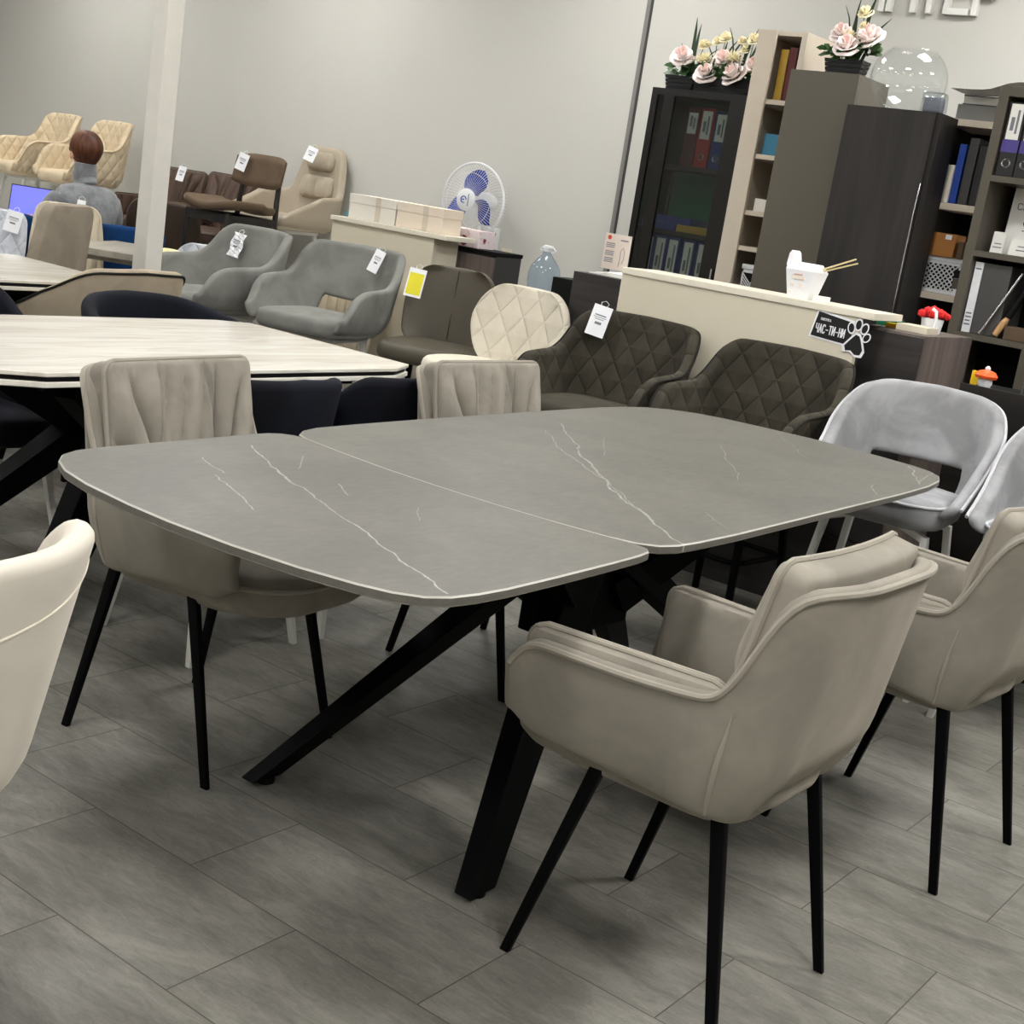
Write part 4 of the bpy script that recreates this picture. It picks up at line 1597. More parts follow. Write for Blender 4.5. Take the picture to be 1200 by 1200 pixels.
prism(b, pad, .0031, .0038, M=Matrix.Rotation(R(90), 4, 'X'))
obj('paw_pad', b, M['ink_blk'], t, False)
for c in toes:
    b = bmesh.new()
    prism(b, blob(*c), .0031, .0038, M=Matrix.Rotation(R(90), 4, 'X'))
    obj('paw_toe', b, M['ink_blk'], t, False)

# takeaway box ----------------------------------------------------------------
t = thing('takeaway_box', 'white folded noodle box with faint red print, standing on the cream desk cap', 'food box', (-2.285, 4.87, 1.1455), R(-4))
b = bmesh.new()
def frus(x0, x1, y0, y1, X0, X1, Y0, Y1, h, z0=0):
    A = [b.verts.new(p) for p in ((x0, y0, z0), (x1, y0, z0), (x1, y1, z0), (x0, y1, z0))]
    B = [b.verts.new(p) for p in ((X0, Y0, z0 + h), (X1, Y0, z0 + h), (X1, Y1, z0 + h), (X0, Y1, z0 + h))]
    b.faces.new(A[::-1]); b.faces.new(B)
    for i in range(4):
        j = (i + 1) % 4
        b.faces.new((A[i], A[j], B[j], B[i]))
frus(-.045, .040, -.035, .035, -.062, .062, -.052, .052, .105)
frus(-.062, .062, -.052, .052, -.056, .056, -.012, .012, .028, .105)
obj('carton', b, M['tag'], t, False)
b = bmesh.new(); prism(b, [(-.066, .085), (-.052, .10), (-.048, .135), (-.056, .165), (-.064, .172), (-.072, .16), (-.076, .12)], -.03, .03, .001, Matrix.Rotation(R(90), 4, 'X')); obj('flap', b, M['tag'], t, False)
b = bmesh.new()
for x0, x1, z, h in ((-.022, .012, .088, .004), (-.034, .022, .070, .011), (-.036, -.020, .042, .010), (.0, .016, .040, .014), (-.04, -.028, .018, .004)):
    yy = -.0355 - .017 * (z + h / 2) / .105
    box(b, x0, x1, yy - .0016, yy + .001, z, z + h)
obj('print', b, M['paper_warm'], t, False)
b = bmesh.new(); box(b, -.022, .012, -.0508, -.048, .086, .091); obj('red_print', b, M['ink_red'], t, False)
for k in range(2):
    b = bmesh.new(); tube(b, [(.02 + .01 * k, .0 + .01 * k, .10), (.175 + .005 * k, .02 + .012 * k, .175 - .014 * k)], [.004, .003], 6)
    o = tag(obj('chopstick', b, M['bamboo'], None), ['upper', 'lower'][k] + ' bamboo chopstick poking out of the white noodle box', 'chopstick', 'chopsticks in the noodle box')
    o.location = (-2.285, 4.87, 1.1455)
b = bmesh.new(); box(b, 0, .055, 0, .035, 0, .022, .001)
o = tag(obj('sugar_packet', b, M['paper'], None, False), 'small white sachet box beside the noodle box on the desk cap', 'packet'); o.location = (-2.225, 4.835, 1.1455)

# things on the right cabinet of the desk ---------------------------------------
b = bmesh.new(); box(b, -.05, .05, -.02, .02, 0, .030, .006); o = tag(obj('stapler', b, M['green'], None, False), 'flat green case lying on the dark desk cabinet under the cap', 'case'); o.location = (-2.02, 5.12, 1.0905)
b = bmesh.new(); box(b, -.055, .055, -.015, .015, 0, .018, .004); o = tag(obj('marker_pen', b, M['yellow'], None, False), 'yellow marker lying on the dark desk cabinet', 'marker'); o.location = (-1.955, 5.06, 1.0905)
b = bmesh.new(); box(b, -.06, .06, -.06, .06, 0, .026, .003); o = tag(obj('card_tray', b, M['cream_board'], None, False), 'cream tray of papers in front of the red fluffy plant', 'tray'); o.location = (-1.885, 5.05, 1.0905)
t = thing('fluffy_plant', 'red fluffy ball plant in a small white pot on the dark desk cabinet', 'plant', (-1.885, 5.19, 1.0905))
b = bmesh.new(); lathe(b, [(.035, 0), (.042, .05), (.042, .055), (.036, .055), (.034, .05)], 20); obj('pot', b, M['plastic_w'], t)
b = bmesh.new()
for k in range(40):
    a, r_ = rnd.uniform(0, 2 * PI), rnd.uniform(0, .05)
    bmesh.ops.create_icosphere(b, subdivisions=1, radius=rnd.uniform(.012, .018), matrix=Matrix.Translation((r_ * math.cos(a) * 1.1, r_ * math.sin(a), .068 + rnd.uniform(0, .022) * (1 - r_ / .07))))
o = obj('red_tuft', b, M['red_fluff'], t); o['kind'] = 'stuff'
b = bmesh.new(); tube(b, [(.055, .0, 0), (.062, 0, .05), (.055, 0, .085), (.04, 0, .095)], .006, 8)
o = tag(obj('white_hook', b, M['plastic_w'], None), 'white curved plastic hook beside the red fluffy plant', 'hook'); o.location = (-1.90, 5.10, 1.0905)
t = thing('toy_figure', 'small orange and white toy on the black counter at the right', 'toy', (-1.555, 4.93, .9505))
b = bmesh.new(); lathe(b, [(.018, 0), (.026, .015), (.024, .035), (.01, .048)], 16); obj('body', b, M['plastic_w'], t)
b = bmesh.new(); lathe(b, [(.036, .034), (.040, .044), (.030, .058), (.012, .064)], 16); obj('cap', b, M['orange'], t)
b = bmesh.new(); lathe(b, [(.008, .062), (.010, .07), (.004, .078)], 12); obj('knob', b, M['plastic_w'], t)
b = bmesh.new(); box(b, -.013, .013, -.01, .01, 0, .05, .002); o = tag(obj('glue_bottle', b, M['yellow'], None, False), 'small yellow box next to the orange toy', 'box'); o.location = (-1.565, 4.985, .9505); o.location.x = -1.575 - .035
b = bmesh.new(); tube(b, [(0, 0, 0), (.006, 0, .09)], .004, 6); o = tag(obj('pen', b, M['chrome'], None), 'thin grey pen standing upright on the black counter', 'pen'); o.location = (-1.42, 4.93, .9505)

# ------------------------------------------------------------------ cabinets against the back wall
def carcass(t, x0, x1, y0, y1, z0, z1, m, th=.02, back=None, names=('side_panel', 'side_panel', 'top_panel', 'back_panel')):
    b = bmesh.new(); box(b, x0, x0 + th, y0, y1, z0, z1); obj(names[0], b, m, t, False)
    b = bmesh.new(); box(b, x1 - th, x1, y0, y1, z0, z1); obj(names[1], b, m, t, False)
    b = bmesh.new(); box(b, x0 + th, x1 - th, y0, y1, z1 - th, z1); obj(names[2], b, m, t, False)
    b = bmesh.new(); box(b, x0 + th, x1 - th, y1 - .012, y1, z0, z1 - th); obj(names[3], b, back or m, t, False)


def shelf(t, x0, x1, y0, y1, z, m, th=.022):
    b = bmesh.new(); box(b, x0, x1, y0, y1, z - th, z); return obj('shelf', b, m, t, False)


def binder(label, x, y, z, w, h, m, d=.28, spine='paper', ring=True, tilt=0, group=None, lab=(.42, .92), band=None):
    t = thing('ring_binder', label, 'binder', (x, y, z), R(tilt), group)
    b = bmesh.new(); box(b, -w / 2, w / 2, 0, d, 0, h, .003); obj('cover', b, m, t, False)
    if spine:
        b = bmesh.new(); box(b, -w * .36, w * .36, -.0015, .001, h * lab[0], h * lab[1]); sp = obj('spine_label', b, M[spine], t, False)
        b = bmesh.new()
        box(b, -w * .22, -w * .02, -.0028, -.0012, h * (lab[0] + .12), h * (lab[0] + .30)); box(b, w * .08, w * .2, -.0028, -.0012, h * (lab[0] + .08), h * (lab[1] - .08))
        obj('print', b, M['ink'], sp, False)
    if band:
        b = bmesh.new(); box(b, -w * .48, w * .48, -.0012, .001, h * (lab[0] - .17), h * (lab[0] - .005)); obj('band', b, M[band], t, False)
    if ring:
        b = bmesh.new(); tube(b, [(.016 * math.cos(a), -.002, h * .18 + .016 * math.sin(a)) for a in [k * PI / 8 for k in range(16)]], .0035, 6, True); obj('finger_ring', b, M['chrome'], t)
    return t

# glass-front cabinet
x0, x1, y0, y1, z1 = -3.885, -3.335, 6.10, 6.50, 1.985
t = thing('glass_cabinet', 'black cabinet with a glass door, binders inside and flower planters on top', 'cabinet', (0, 0, 0))
carcass(t, x0, x1, y0 + .03, y1, 0, z1, M['black_gloss'], back=M['inside_dk'])
b = bmesh.new(); box(b, x0, x1, y0 + .03, y1, 0, .06); obj('plinth', b, M['black_gloss'], t, False)
for z in (1.625, 1.30, .97, .5):
    shelf(t, x0 + .02, x1 - .02, y0 + .05, y1 - .012, z, M['inside_dk'])
dr = None
b = bmesh.new()
box(b, x0, x0 + .035, y0, y0 + .022, .02, z1 - .002); box(b, x1 - .10, x1, y0, y0 + .022, .02, z1 - .002)
box(b, x0 + .035, x1 - .10, y0, y0 + .022, z1 - .035, z1 - .002); box(b, x0 + .035, x1 - .10, y0, y0 + .022, .02, .06)
box(b, x0 + .075, x0 + .135, y0, y0 + .022, .0605, z1 - .0355)
dr = obj('door', b, M['black_gloss'], t, False)
b = bmesh.new(); box(b, x0 + .035, x1 - .10, y0 + .008, y0 + .012, .06, z1 - .035); obj('glass_pane', b, M['cab_glass'], dr, False)
b = bmesh.new(); box(b, x1 - .03, x1 - .022, y0 - .02, y0 - .012, .95, 1.15, .002); obj('handle', b, M['chrome'], dr, False)
GB = 'binders behind the glass door'
binder('red binder with a round hole behind the glass door, upper shelf', -3.60, 6.20, 1.626, .075, .29, M['binder_r'], .24, group=GB, lab=(.48, .95))
binder('maroon binder partly behind the black door bar, upper shelf left', -3.68, 6.20, 1.626, .07, .29, M['book_maroon'], .24, group=GB, lab=(.55, .9))
binder('blue binder next to the red one behind the glass door', -3.515, 6.20, 1.626, .075, .28, M['binder_b'], .24, group=GB, lab=(.48, .95))
b = bmesh.new(); box(b, -.028, .028, -.006, .006, 0, .045, .002)
o = tag(obj('card_box', b, M['tag'], None, False), 'small tilted white card on the upper shelf of the glass cabinet', 'card'); o.location = (-3.43, 6.19, 1.702); o.rotation_euler = (0, R(-10), 0)
b = bmesh.new(); box(b, -.045, .045, -.06, .06, 0, .075, .004)
o = tag(obj('storage_box', b, M['black_matt'], None, False), 'black box holding up the small white card in the glass cabinet', 'box'); o.location = (-3.425, 6.26, 1.626)
b = bmesh.new(); box(b, x0 + .03, x1 - .03, y0 + .30, y0 + .31, 1.301, 1.60)
o = tag(obj('green_board', b, M['green_board'], None, False), 'green board standing on the middle shelf of the glass cabinet', 'board')
o.location = (0, 0, 0)
for k, (xx, zz) in enumerate(((-3.74, 1.301), (-3.62, 1.301), (-3.66, 1.337))):
    b = bmesh.new(); box(b, -.10, .10, -.09, .09, 0, .035, .002)
    o = tag(obj('folder_pile', b, [M['binder_b'], M['book_gold'], M['binder_b']][k], None, False), ['blue folder lying at the left', 'gold folder lying beside the blue ones', 'blue folder lying on top of another'][k] + ' on the lower shelf of the glass cabinet', 'folder', 'flat folders in the glass cabinet')
    o.location = (xx + (.085 if k == 1 else 0), 6.23, zz)
for k, xx in enumerate((-3.80, -3.725, -3.65, -3.56, -3.475)):
    binder(['leftmost blue binder', 'second blue binder from the left', 'middle blue binder of the row', 'fourth blue binder from the left', 'rightmost blue binder'][k] + ' on the lowest visible shelf of the glass cabinet', xx, 6.17, .971, .07, .30, M['binder_b'], .22, group=GB, lab=(.35, .95))

# pale tall shelf unit
x0, x1, y0, y1, z1 = -3.325, -3.07, 6.08, 6.45, 2.285
t = thing('tall_shelf_unit', 'tall pale oak shelf unit between the glass cabinet and the taupe cabinet', 'shelf unit', (0, 0, 0))
carcass(t, x0, x1, y0, y1, 0, z1, M['pale_board'], back=M['black_matt'])
b = bmesh.new(); box(b, x0, x0 + .092, y0 - .02, y0 - .001, .03, z1); obj('narrow_door', b, M['pale_board'], t, False)
b = bmesh.new(); box(b, x1 - .028, x1, y0 - .02, y0 - .001, .03, z1); obj('front_stile', b, M['pale_board'], t, False)
for z in (1.974, 1.72, 1.455, 1.285, 1.0):
    shelf(t, x0 + .02, x1 - .02, y0, y1 - .012, z, M['pale_board'])
for k, (w_, h_, m_, nm) in enumerate(((.045, .235, 'book_gold', 'gold'), (.045, .245, 'book_maroon', 'maroon'), (.035, .26, 'book_blue', 'blue'))):
    t = thing('book', nm + ' book standing on the top shelf of the pale shelf unit', 'book', (-3.20 + .044 * k, 6.12, 1.9745), 0, 'books in the pale shelf unit')
    b = bmesh.new(); box(b, -w_ / 2, w_ / 2, 0, .002, 0, h_); box(b, -w_ / 2, -w_ / 2 + .003, 0, .2, 0, h_); box(b, w_ / 2 - .003, w_ / 2, 0, .2, 0, h_); obj('cover', b, M[m_], t, False)
    b = bmesh.new(); box(b, -w_ / 2 + .003, w_ / 2 - .003, .002, .195, .004, h_ - .004); obj('pages', b, M['paper'], t, False)
b = bmesh.new(); box(b, -.05, .05, 0, .15, 0, .10, .003); o = tag(obj('storage_box', b, M['book_teal'], None, False), 'pale blue box on the second shelf of the pale shelf unit', 'box'); o.location = (-3.17, 6.11, 1.7205)
b = bmesh.new(); box(b, -.05, .05, 0, .15, 0, .06, .003); o = tag(obj('storage_box', b, M['white_box'], None, False), 'cream carton on the third shelf of the pale shelf unit', 'box'); o.location = (-3.16, 6.11, 1.4555)


def lattice_basket(label, loc, w, d, h):
    t = thing('lattice_basket', label, 'basket', loc)
    b = bmesh.new(); box(b, -w / 2 + .004, w / 2 - .004, .004, d - .004, 0, h * .86); obj('liner', b, M['black_matt'], t, False)
    b = bmesh.new()
    for fx in (0, 1):
        pass
    n = 7
    for i in range(-n, n + 1):
        for s in (1, -1):
            p0 = Vector((i * w / n, 0)); p1 = p0 + Vector((s * h * .8, h * .8))
            q = []
            for p, r in ((p0, p1), (p1, p0)):
                pass
            a, c = p0.copy(), p1.copy()
            lo, hi = -w / 2, w / 2
            dx = c.x - a.x
            t0, t1 = 0.0, 1.0
            for bound, sign in ((lo, 1), (hi, -1)):
                fa, fc = sign * (a.x - bound), sign * (c.x - bound)
                if fa < 0 and fc < 0:
                    t0, t1 = 1, 0
                elif fa < 0:
                    t0 = max(t0, fa / (fa - fc))
                elif fc < 0:
                    t1 = min(t1, fa / (fa - fc))
            if t1 - t0 > .05:
                A, B = a + (c - a) * t0, a + (c - a) * t1
                beam(b, (A.x, .002, A.y + .01), (B.x, .002, B.y + .01), .004, .008, up=(0, 1, 0))
    box(b, -w / 2, w / 2, 0, .006, 0, .014); box(b, -w / 2, w / 2, 0, .006, h * .8, h * .88)
    box(b, -w / 2, -w / 2 + .006, 0, d, 0, h * .88); box(b, w / 2 - .006, w / 2, 0, d, 0, h * .88)
    obj('lattice', b, M['plastic_w'], t, False)
    b = bmesh.new(); box(b, -w / 2 - .005, w / 2 + .005, -.005, d + .005, h * .885, h, .004); obj('lid', b, M['plastic_w'], t, False)
    return t
lattice_basket('white lattice basket low in the pale shelf unit', (-3.155, 6.11, 1.001), .10, .15, .20)

# taupe tall cabinet
x0, x1, y0, y1, z1 = -3.03, -2.695, 5.88, 6.22, 2.095
t = thing('taupe_cabinet', 'tall smooth taupe cabinet with a flower planter on top', 'cabinet', (0, 0, 0))
b = bmesh.new(); box(b, x0, x1, y0 + .02, y1, 0, z1, .001); obj('body', b, M['taupe_board'], t, False)
b = bmesh.new(); box(b, x0, x1, y0, y0 + .018, .04, z1, .001); obj('door', b, M['taupe_board'], t, False)

# dark wood cabinet
x0, x1, y0, y1, z1 = -2.65, -2.232, 5.72, 5.93, 1.950
t = thing('dark_wood_cabinet', 'tall dark wood-grain cabinet under the big glass vase', 'cabinet', (0, 0, 0))
b = bmesh.new(); box(b, x0, x1, y0 + .021, y1, 0, z1, .001); obj('body', b, M['wenge'], t, False)
b = bmesh.new(); box(b, x0, x1 - .02, y0, y0 + .02, .04, z1, .001); d_ = obj('door', b, M['wenge'], t, False)
b = bmesh.new(); tube(b, smooth_path([(x1 - .022, y0 - .003, 1.02), (x1 - .022, y0 - .012, 1.05), (x1 - .021, y0 - .014, 1.3), (x1 - .022, y0 - .014, 1.62), (x1 - .022, y0 - .003, 1.66)], 1), .0035, 8); obj('handle', b, M['chrome'], d_)

# shelf bay between the dark cabinet and the bookcase
x0, x1, y0, y1 = -2.28, -1.985, 5.94, 6.28
t = thing('shelf_bay', 'narrow dark shelf bay with pale shelves of folders, right of the dark wood cabinet', 'shelf unit', (0, 0, 0))
b = bmesh.new(); box(b, x0 - .02, x0, y0, y1, 0, 1.955); obj('side_panel', b, M['wenge'], t, False)
b = bmesh.new(); box(b, x0, x1, y1 - .012, y1, 0, 1.955); obj('back_panel', b, M['black_matt'], t, False)
for z in (1.955, 1.605, 1.222, .8):
    shelf(t, x0, x1, y0, y1 - .012, z, M['pale_board'], .028)
GF = 'folders in the shelf bay'
for k, (xx, w_, h_, m_, nm) in enumerate(((-2.245, .055, .16, 'white_box', 'short white sleeve'), (-2.20, .03, .25, 'book_blue', 'bright blue folder'), (-2.155, .04, .28, 'binder_g', 'graphite folder with a clip'), (-2.11, .035, .25, 'binder_k', 'dark folder next to the clipped one'), (-2.07, .025, .24, 'black_matt', 'thin black folder'), (-2.035, .018, .27, 'binder_r', 'thin red folder'))):
    b = bmesh.new(); box(b, -w_ / 2, w_ / 2, 0, .22, 0, h_, .002)
    o = tag(obj('folder', b, M[m_], None, False), nm + ' standing on the middle shelf of the bay', 'folder', GF); o.location = (xx, 5.97, 1.606)
lattice_basket('white lattice basket with a lid on the lower shelf of the bay', (-2.185, 5.995, 1.223), .155, .2, .155)
b = bmesh.new(); box(b, -.06, .06, 0, .12, 0, .10, .002); o = tag(obj('kraft_box', b, M['kraft'], None, False), 'brown kraft box with a small white label, on the lattice basket', 'box'); o.location = (-2.205, 5.975, 1.379)
b = bmesh.new(); box(b, .012, .04, -.0012, 0, .075, .095); o2 = obj('label', b, M['tag'], o, False)
for k in range(2):
    b = bmesh.new(); box(b, -.012, .012, 0, .1, 0, .075, .002); o = tag(obj('wooden_block', b, M['brown_f'], None, False), ['left', 'right'][k] + ' brown block beside the kraft box on the basket lid', 'block', 'brown blocks'); o.location = (-2.118 + .028 * k - .0, 5.975, 1.379)
for k, (zz, h_, w_, m_, nm) in enumerate(((1.223, .028, .05, 'tag', 'small white box in front of the lattice basket'), (1.252, .045, .07, 'olive_l', 'olive box stacked on the small white one'), (1.298, .035, .07, 'black_matt', 'black box topmost of the little stack'))):
    b = bmesh.new(); box(b, -w_ / 2, w_ / 2, 0, .05, 0, h_, .002); o = tag(obj('small_box', b, M[m_], None, False), nm, 'box', 'little boxes before the basket'); o.location = (-2.075, 5.941, zz)
b = bmesh.new(); box(b, -.13, .11, 0, .2, 0, .062, .003); o = tag(obj('flat_box', b, M['seam'], None, False), 'flat grey box on top of the shelf bay', 'box'); o.location = (-2.13, 5.96, 1.956)
t = thing('book', 'thick white-paged book lying on the grey box above the shelf bay', 'book', (-2.14, 5.965, 2.0185))
b = bmesh.new(); box(b, -.10, .10, .002, .16, .004, .034); obj('pages', b, M['paper'], t, False)
b = bmesh.new(); box(b, -.103, .103, 0, .162, .034, .039); box(b, -.103, .103, 0, .162, 0, .004); obj('cover', b, M['binder_g'], t, False)
b = bmesh.new()
G = {}
for i in range(13):
    xx = -2.25 + .42 * i / 12
    zz = 2.062 + .045 / (1 + math.exp(-(xx + 2.04) / .025))
    for j in range(2):
        for s in (0, 1):
            G[i, j, s] = b.verts.new((xx, 5.80 + .2 * j, zz + .003 * s + (.012 if j == 0 and s == 0 else 0) * 0))
for i in range(12):
    for s in (0, 1):
        b.faces.new((G[i, 0, s], G[i + 1, 0, s], G[i + 1, 1, s], G[i, 1, s]))
    for j in (0, 1):
        b.faces.new((G[i, j, 0], G[i + 1, j, 0], G[i + 1, j, 1], G[i, j, 1]))
for i in (0, 12):
    b.faces.new((G[i, 0, 0], G[i, 1, 0], G[i, 1, 1], G[i, 0, 1]))
o = tag(obj('paper_sheet', b, M['paper'], None), 'white magazine sagging from the bookcase top onto the book', 'magazine')

# bookcase at the right edge
x0, x1, y0, y1, z1 = -1.972, -1.10, 5.62, 5.95, 2.065
t = thing('bookcase', 'grey walnut bookcase with binders and certificates, cut by the right edge', 'bookcase', (0, 0, 0))
carcass(t, x0, x1, y0, y1, 0, z1, M['shelf_board'], .038, back=M['black_matt'])
for z in (1.722, 1.425, 1.095, .70, .35):
    shelf(t, x0 + .038, x1 - .038, y0, y1 - .012, z, M['shelf_board'], .024)
b = bmesh.new(); box(b, -1.66, -1.622, y0, y1 - .012, 0, 1.07); obj('divider', b, M['shelf_board'], t, False)
for k in range(3):
    binder(['left', 'second', 'third'][k] + ' black binder with white label and violet band on the top shelf of the bookcase', -1.893 + .074 * k, 5.635, 1.7225, .07, .285, M['binder_k'], .26, group='black binders in the bookcase', lab=(.50, .98), band='purple')
t = thing('certificate', 'white certificate sheet leaning inside the bookcase', 'certificate', (-1.735, 5.80, 1.4265))
t.rotation_euler = (R(-5), 0, 0)
b = bmesh.new(); box(b, -.155, .155, -.002, .002, 0, .27); obj('sheet', b, M['paper'], t, False)
b = bmesh.new()
strokes(b, 'СЕРТИФІКАТ', -.128, .185, .017, .024, .008, .004, .001, Matrix.Translation((0, -.002, 0)))
for z, w_ in ((.165, .05), (.155, .045), (.10, .09), (.06, .06), (.05, .08)):
    box(b, -w_, w_, -.0035, -.002, z, z + .004)
obj('lettering', b, M['ink'], t, False)
b = bmesh.new()
pts = [(.016 * math.cos(a) - .075, .016 * math.sin(a) + .133) for a in [R(d) for d in range(60, 301, 20)]] + [(.012 * math.cos(a) - .070, .012 * math.sin(a) + .133) for a in [R(d) for d in range(290, 69, -20)]]
prism(b, pts, .0022, .0032, M=Matrix.Rotation(R(90), 4, 'X')); obj('crescent_emblem', b, M['ink_blk'], t, False)
for k in range(2):
    b = bmesh.new(); box(b, -.026 - .02 * k, .026 + .02 * k, -.001, .001, 0, .085 - .02 * k); o = tag(obj('name_card', b, M['paper'], None, False), ['small upright white card at the left', 'wider white card'][k] + ' in front of the certificate', 'card', 'cards before the certificate'); o.location = (-1.875 + .095 * k, 5.70, 1.4262); o.rotation_euler = (R(-8), 0, 0)
    b = bmesh.new(); box(b, -.018, .018, -.0022, -.0008, .02, .024); box(b, -.014, .014, -.0022, -.0008, .035, .039); obj('print', b, M['ink'], o, False)
t = thing('box_file', 'graphite box file with a white printed spine on the lower bookcase shelf', 'binder', (-1.875, 5.66, 1.0955))
b = bmesh.new(); box(b, -.02, .095, .0, .24, 0, .285, .003); obj('cover', b, M['binder_g'], t, False)
b = bmesh.new(); box(b, -.055, -.0205, -.002, .24, 0, .285, .002); sp = obj('spine', b, M['tag'], t, False)
b = bmesh.new()
for z, w_ in ((.255, .012), (.075, .011), (.06, .012), (.045, .01), (.03, .012)):
    box(b, -.038 - w_, -.038 + w_, -.0034, -.0018, z, z + .006)
obj('print', b, M['ink'], sp, False)
b = bmesh.new(); tube(b, [(-1.845, 5.64, 1.101), (-1.735, 5.66, 1.36)], .0055, 8); tag(obj('metal_rod', b, M['chrome'], None), 'slim shiny rod leaning in the lower bookcase shelf', 'rod')
t = thing('folding_umbrella', 'dark folding umbrella with a wooden handle leaning beside the shiny rod', 'umbrella', (0, 0, 0))
b = bmesh.new(); tube(b, [(-1.752, 5.655, 1.18), (-1.68, 5.67, 1.37)], [.014, .009], 10); obj('canopy', b, M['black_matt'], t)
b = bmesh.new(); tube(b, [(-1.786, 5.645, 1.105), (-1.764, 5.65, 1.155), (-1.752, 5.655, 1.18)], [.012, .015, .010], 10); obj('handle', b, M['wood_light'], t)
b = bmesh.new(); box(b, -.05, .05, 0, .06, 0, .055, .004); o = tag(obj('desk_tray', b, M['brown_f'], None, False), 'brown wooden tray on the lower bookcase shelf at the right edge', 'tray'); o.location = (-1.70, 5.635, 1.0955)
b = bmesh.new(); box(b, -.12, .12, 0, .1, 0, .06, .003); o = tag(obj('wooden_crate', b, M['wood_light'], None, False), 'light wooden box in the lowest visible bookcase bay at the right edge', 'box'); o.location = (-1.49, 5.64, .7005)

# ------------------------------------------------------------------ glass globe vase in front on the dark cabinet
t = thing('globe_vase', 'big clear glass globe vase standing on the dark wood cabinet', 'vase', (-2.45, 5.84, 1.951))
b = bmesh.new()
prof = [(.02, .001)] + [(.163 * math.sin(R(a)), .132 - .148 * math.cos(R(a))) for a in range(28, 146, 7)]
inner = [(r - .004, z) for r, z in prof[::-1][:-1]] + [(.02, .005)]
lathe(b, prof + inner, 48, cap=True)
obj('bowl', b, M['vase_glass'], t)
b = bmesh.new(); tube(b, [(.094 * math.cos(a), .094 * math.sin(a), .252) for a in [k * PI / 20 for k in range(40)]], .003, 6, True); obj('rim', b, M['vase_glass'], t)
t = thing('wrapped_parcel', 'small parcel in clear film beside the glass globe vase', 'parcel', (-2.282, 5.752, 1.951))
b = bmesh.new(); box(b, -.04, .04, -.02, .02, 0, .06, .006); obj('card', b, M['ink'], t, False)
b = bmesh.new(); box(b, -.05, .05, -.028, .028, 0, .075, .01)
for v in b.verts:
    v.co += Vector((rnd.uniform(-.006, .006), rnd.uniform(-.006, .006), rnd.uniform(0, .006)))
obj('film', b, M['pvc'], t)


# ------------------------------------------------------------------ flower planters
def rose(parent, c, r, m='petal', m2='petal_in', name='rose', tilt=(0, 0)):
    b = bmesh.new()
    c = Vector(c)
    rot = Matrix.Rotation(tilt[0], 4, 'X') @ Matrix.Rotation(tilt[1], 4, 'Y') @ Matrix.Rotation(rnd.uniform(0, 6), 4, 'Z')
    for lay, (n, rr, open_, h) in enumerate(((3, .35, .1, .95), (4, .62, .35, .9), (5, .85, .65, .75), (6, 1.0, 1.0, .55))):
        for k in range(n):
            a0 = 2 * PI * k / n + lay * .6 + rnd.uniform(-.15, .15)
            rows = []
            for i in range(5):
                v = i / 4
                row = []
                for j in range(6):
                    u = (j / 5 - .5) * (1.25 + .9 / n * 2.2)
                    q = r * rr * (.25 + .75 * v ** (.6)) * (1 + .12 * open_ * v * v)
                    z = r * (h * v * (1 - open_ * .35 * v) - .2 * open_ * v ** 3) - r * .28 * open_ + .05 * r * math.cos(u * 3) * v
                    w = u * (1 - .25 * v ** 3)
                    a = a0 + w
                    row.append(b.verts.new(rot @ Vector((q * math.cos(a), q * math.sin(a), z)) + c))
                rows.append(row)
            for i in range(4):
                for j in range(5):
                    f = b.faces.new((rows[i][j], rows[i][j + 1], rows[i + 1][j + 1], rows[i + 1][j]))
                    f.material_index = 1 if lay == 0 else 0
    me_o = obj(name, b, [M[m], M[m2]], parent)
    s = me_o.modifiers.new('thickness', 'SOLIDIFY'); s.thickness = .0018
    return me_o


def mum(parent, c, r, m='petal_cream', name='chrysanthemum'):
    b = bmesh.new()
    c = Vector(c)
    for k in range(46):
        th = math.acos(1 - 1.3 * (k + .5) / 46)
        ph = k * 2.39996
        d = Vector((math.sin(th) * math.cos(ph), math.sin(th) * math.sin(ph), math.cos(th)))
        leaf(b, [c + d * r * .2, c + d * r * .65 + Vector((0, 0, .002)), c + d * r], lambda t_: r * .26 * math.sin(PI * min(.95, .25 + .7 * t_)))
    return obj(name, b, M[m], parent)


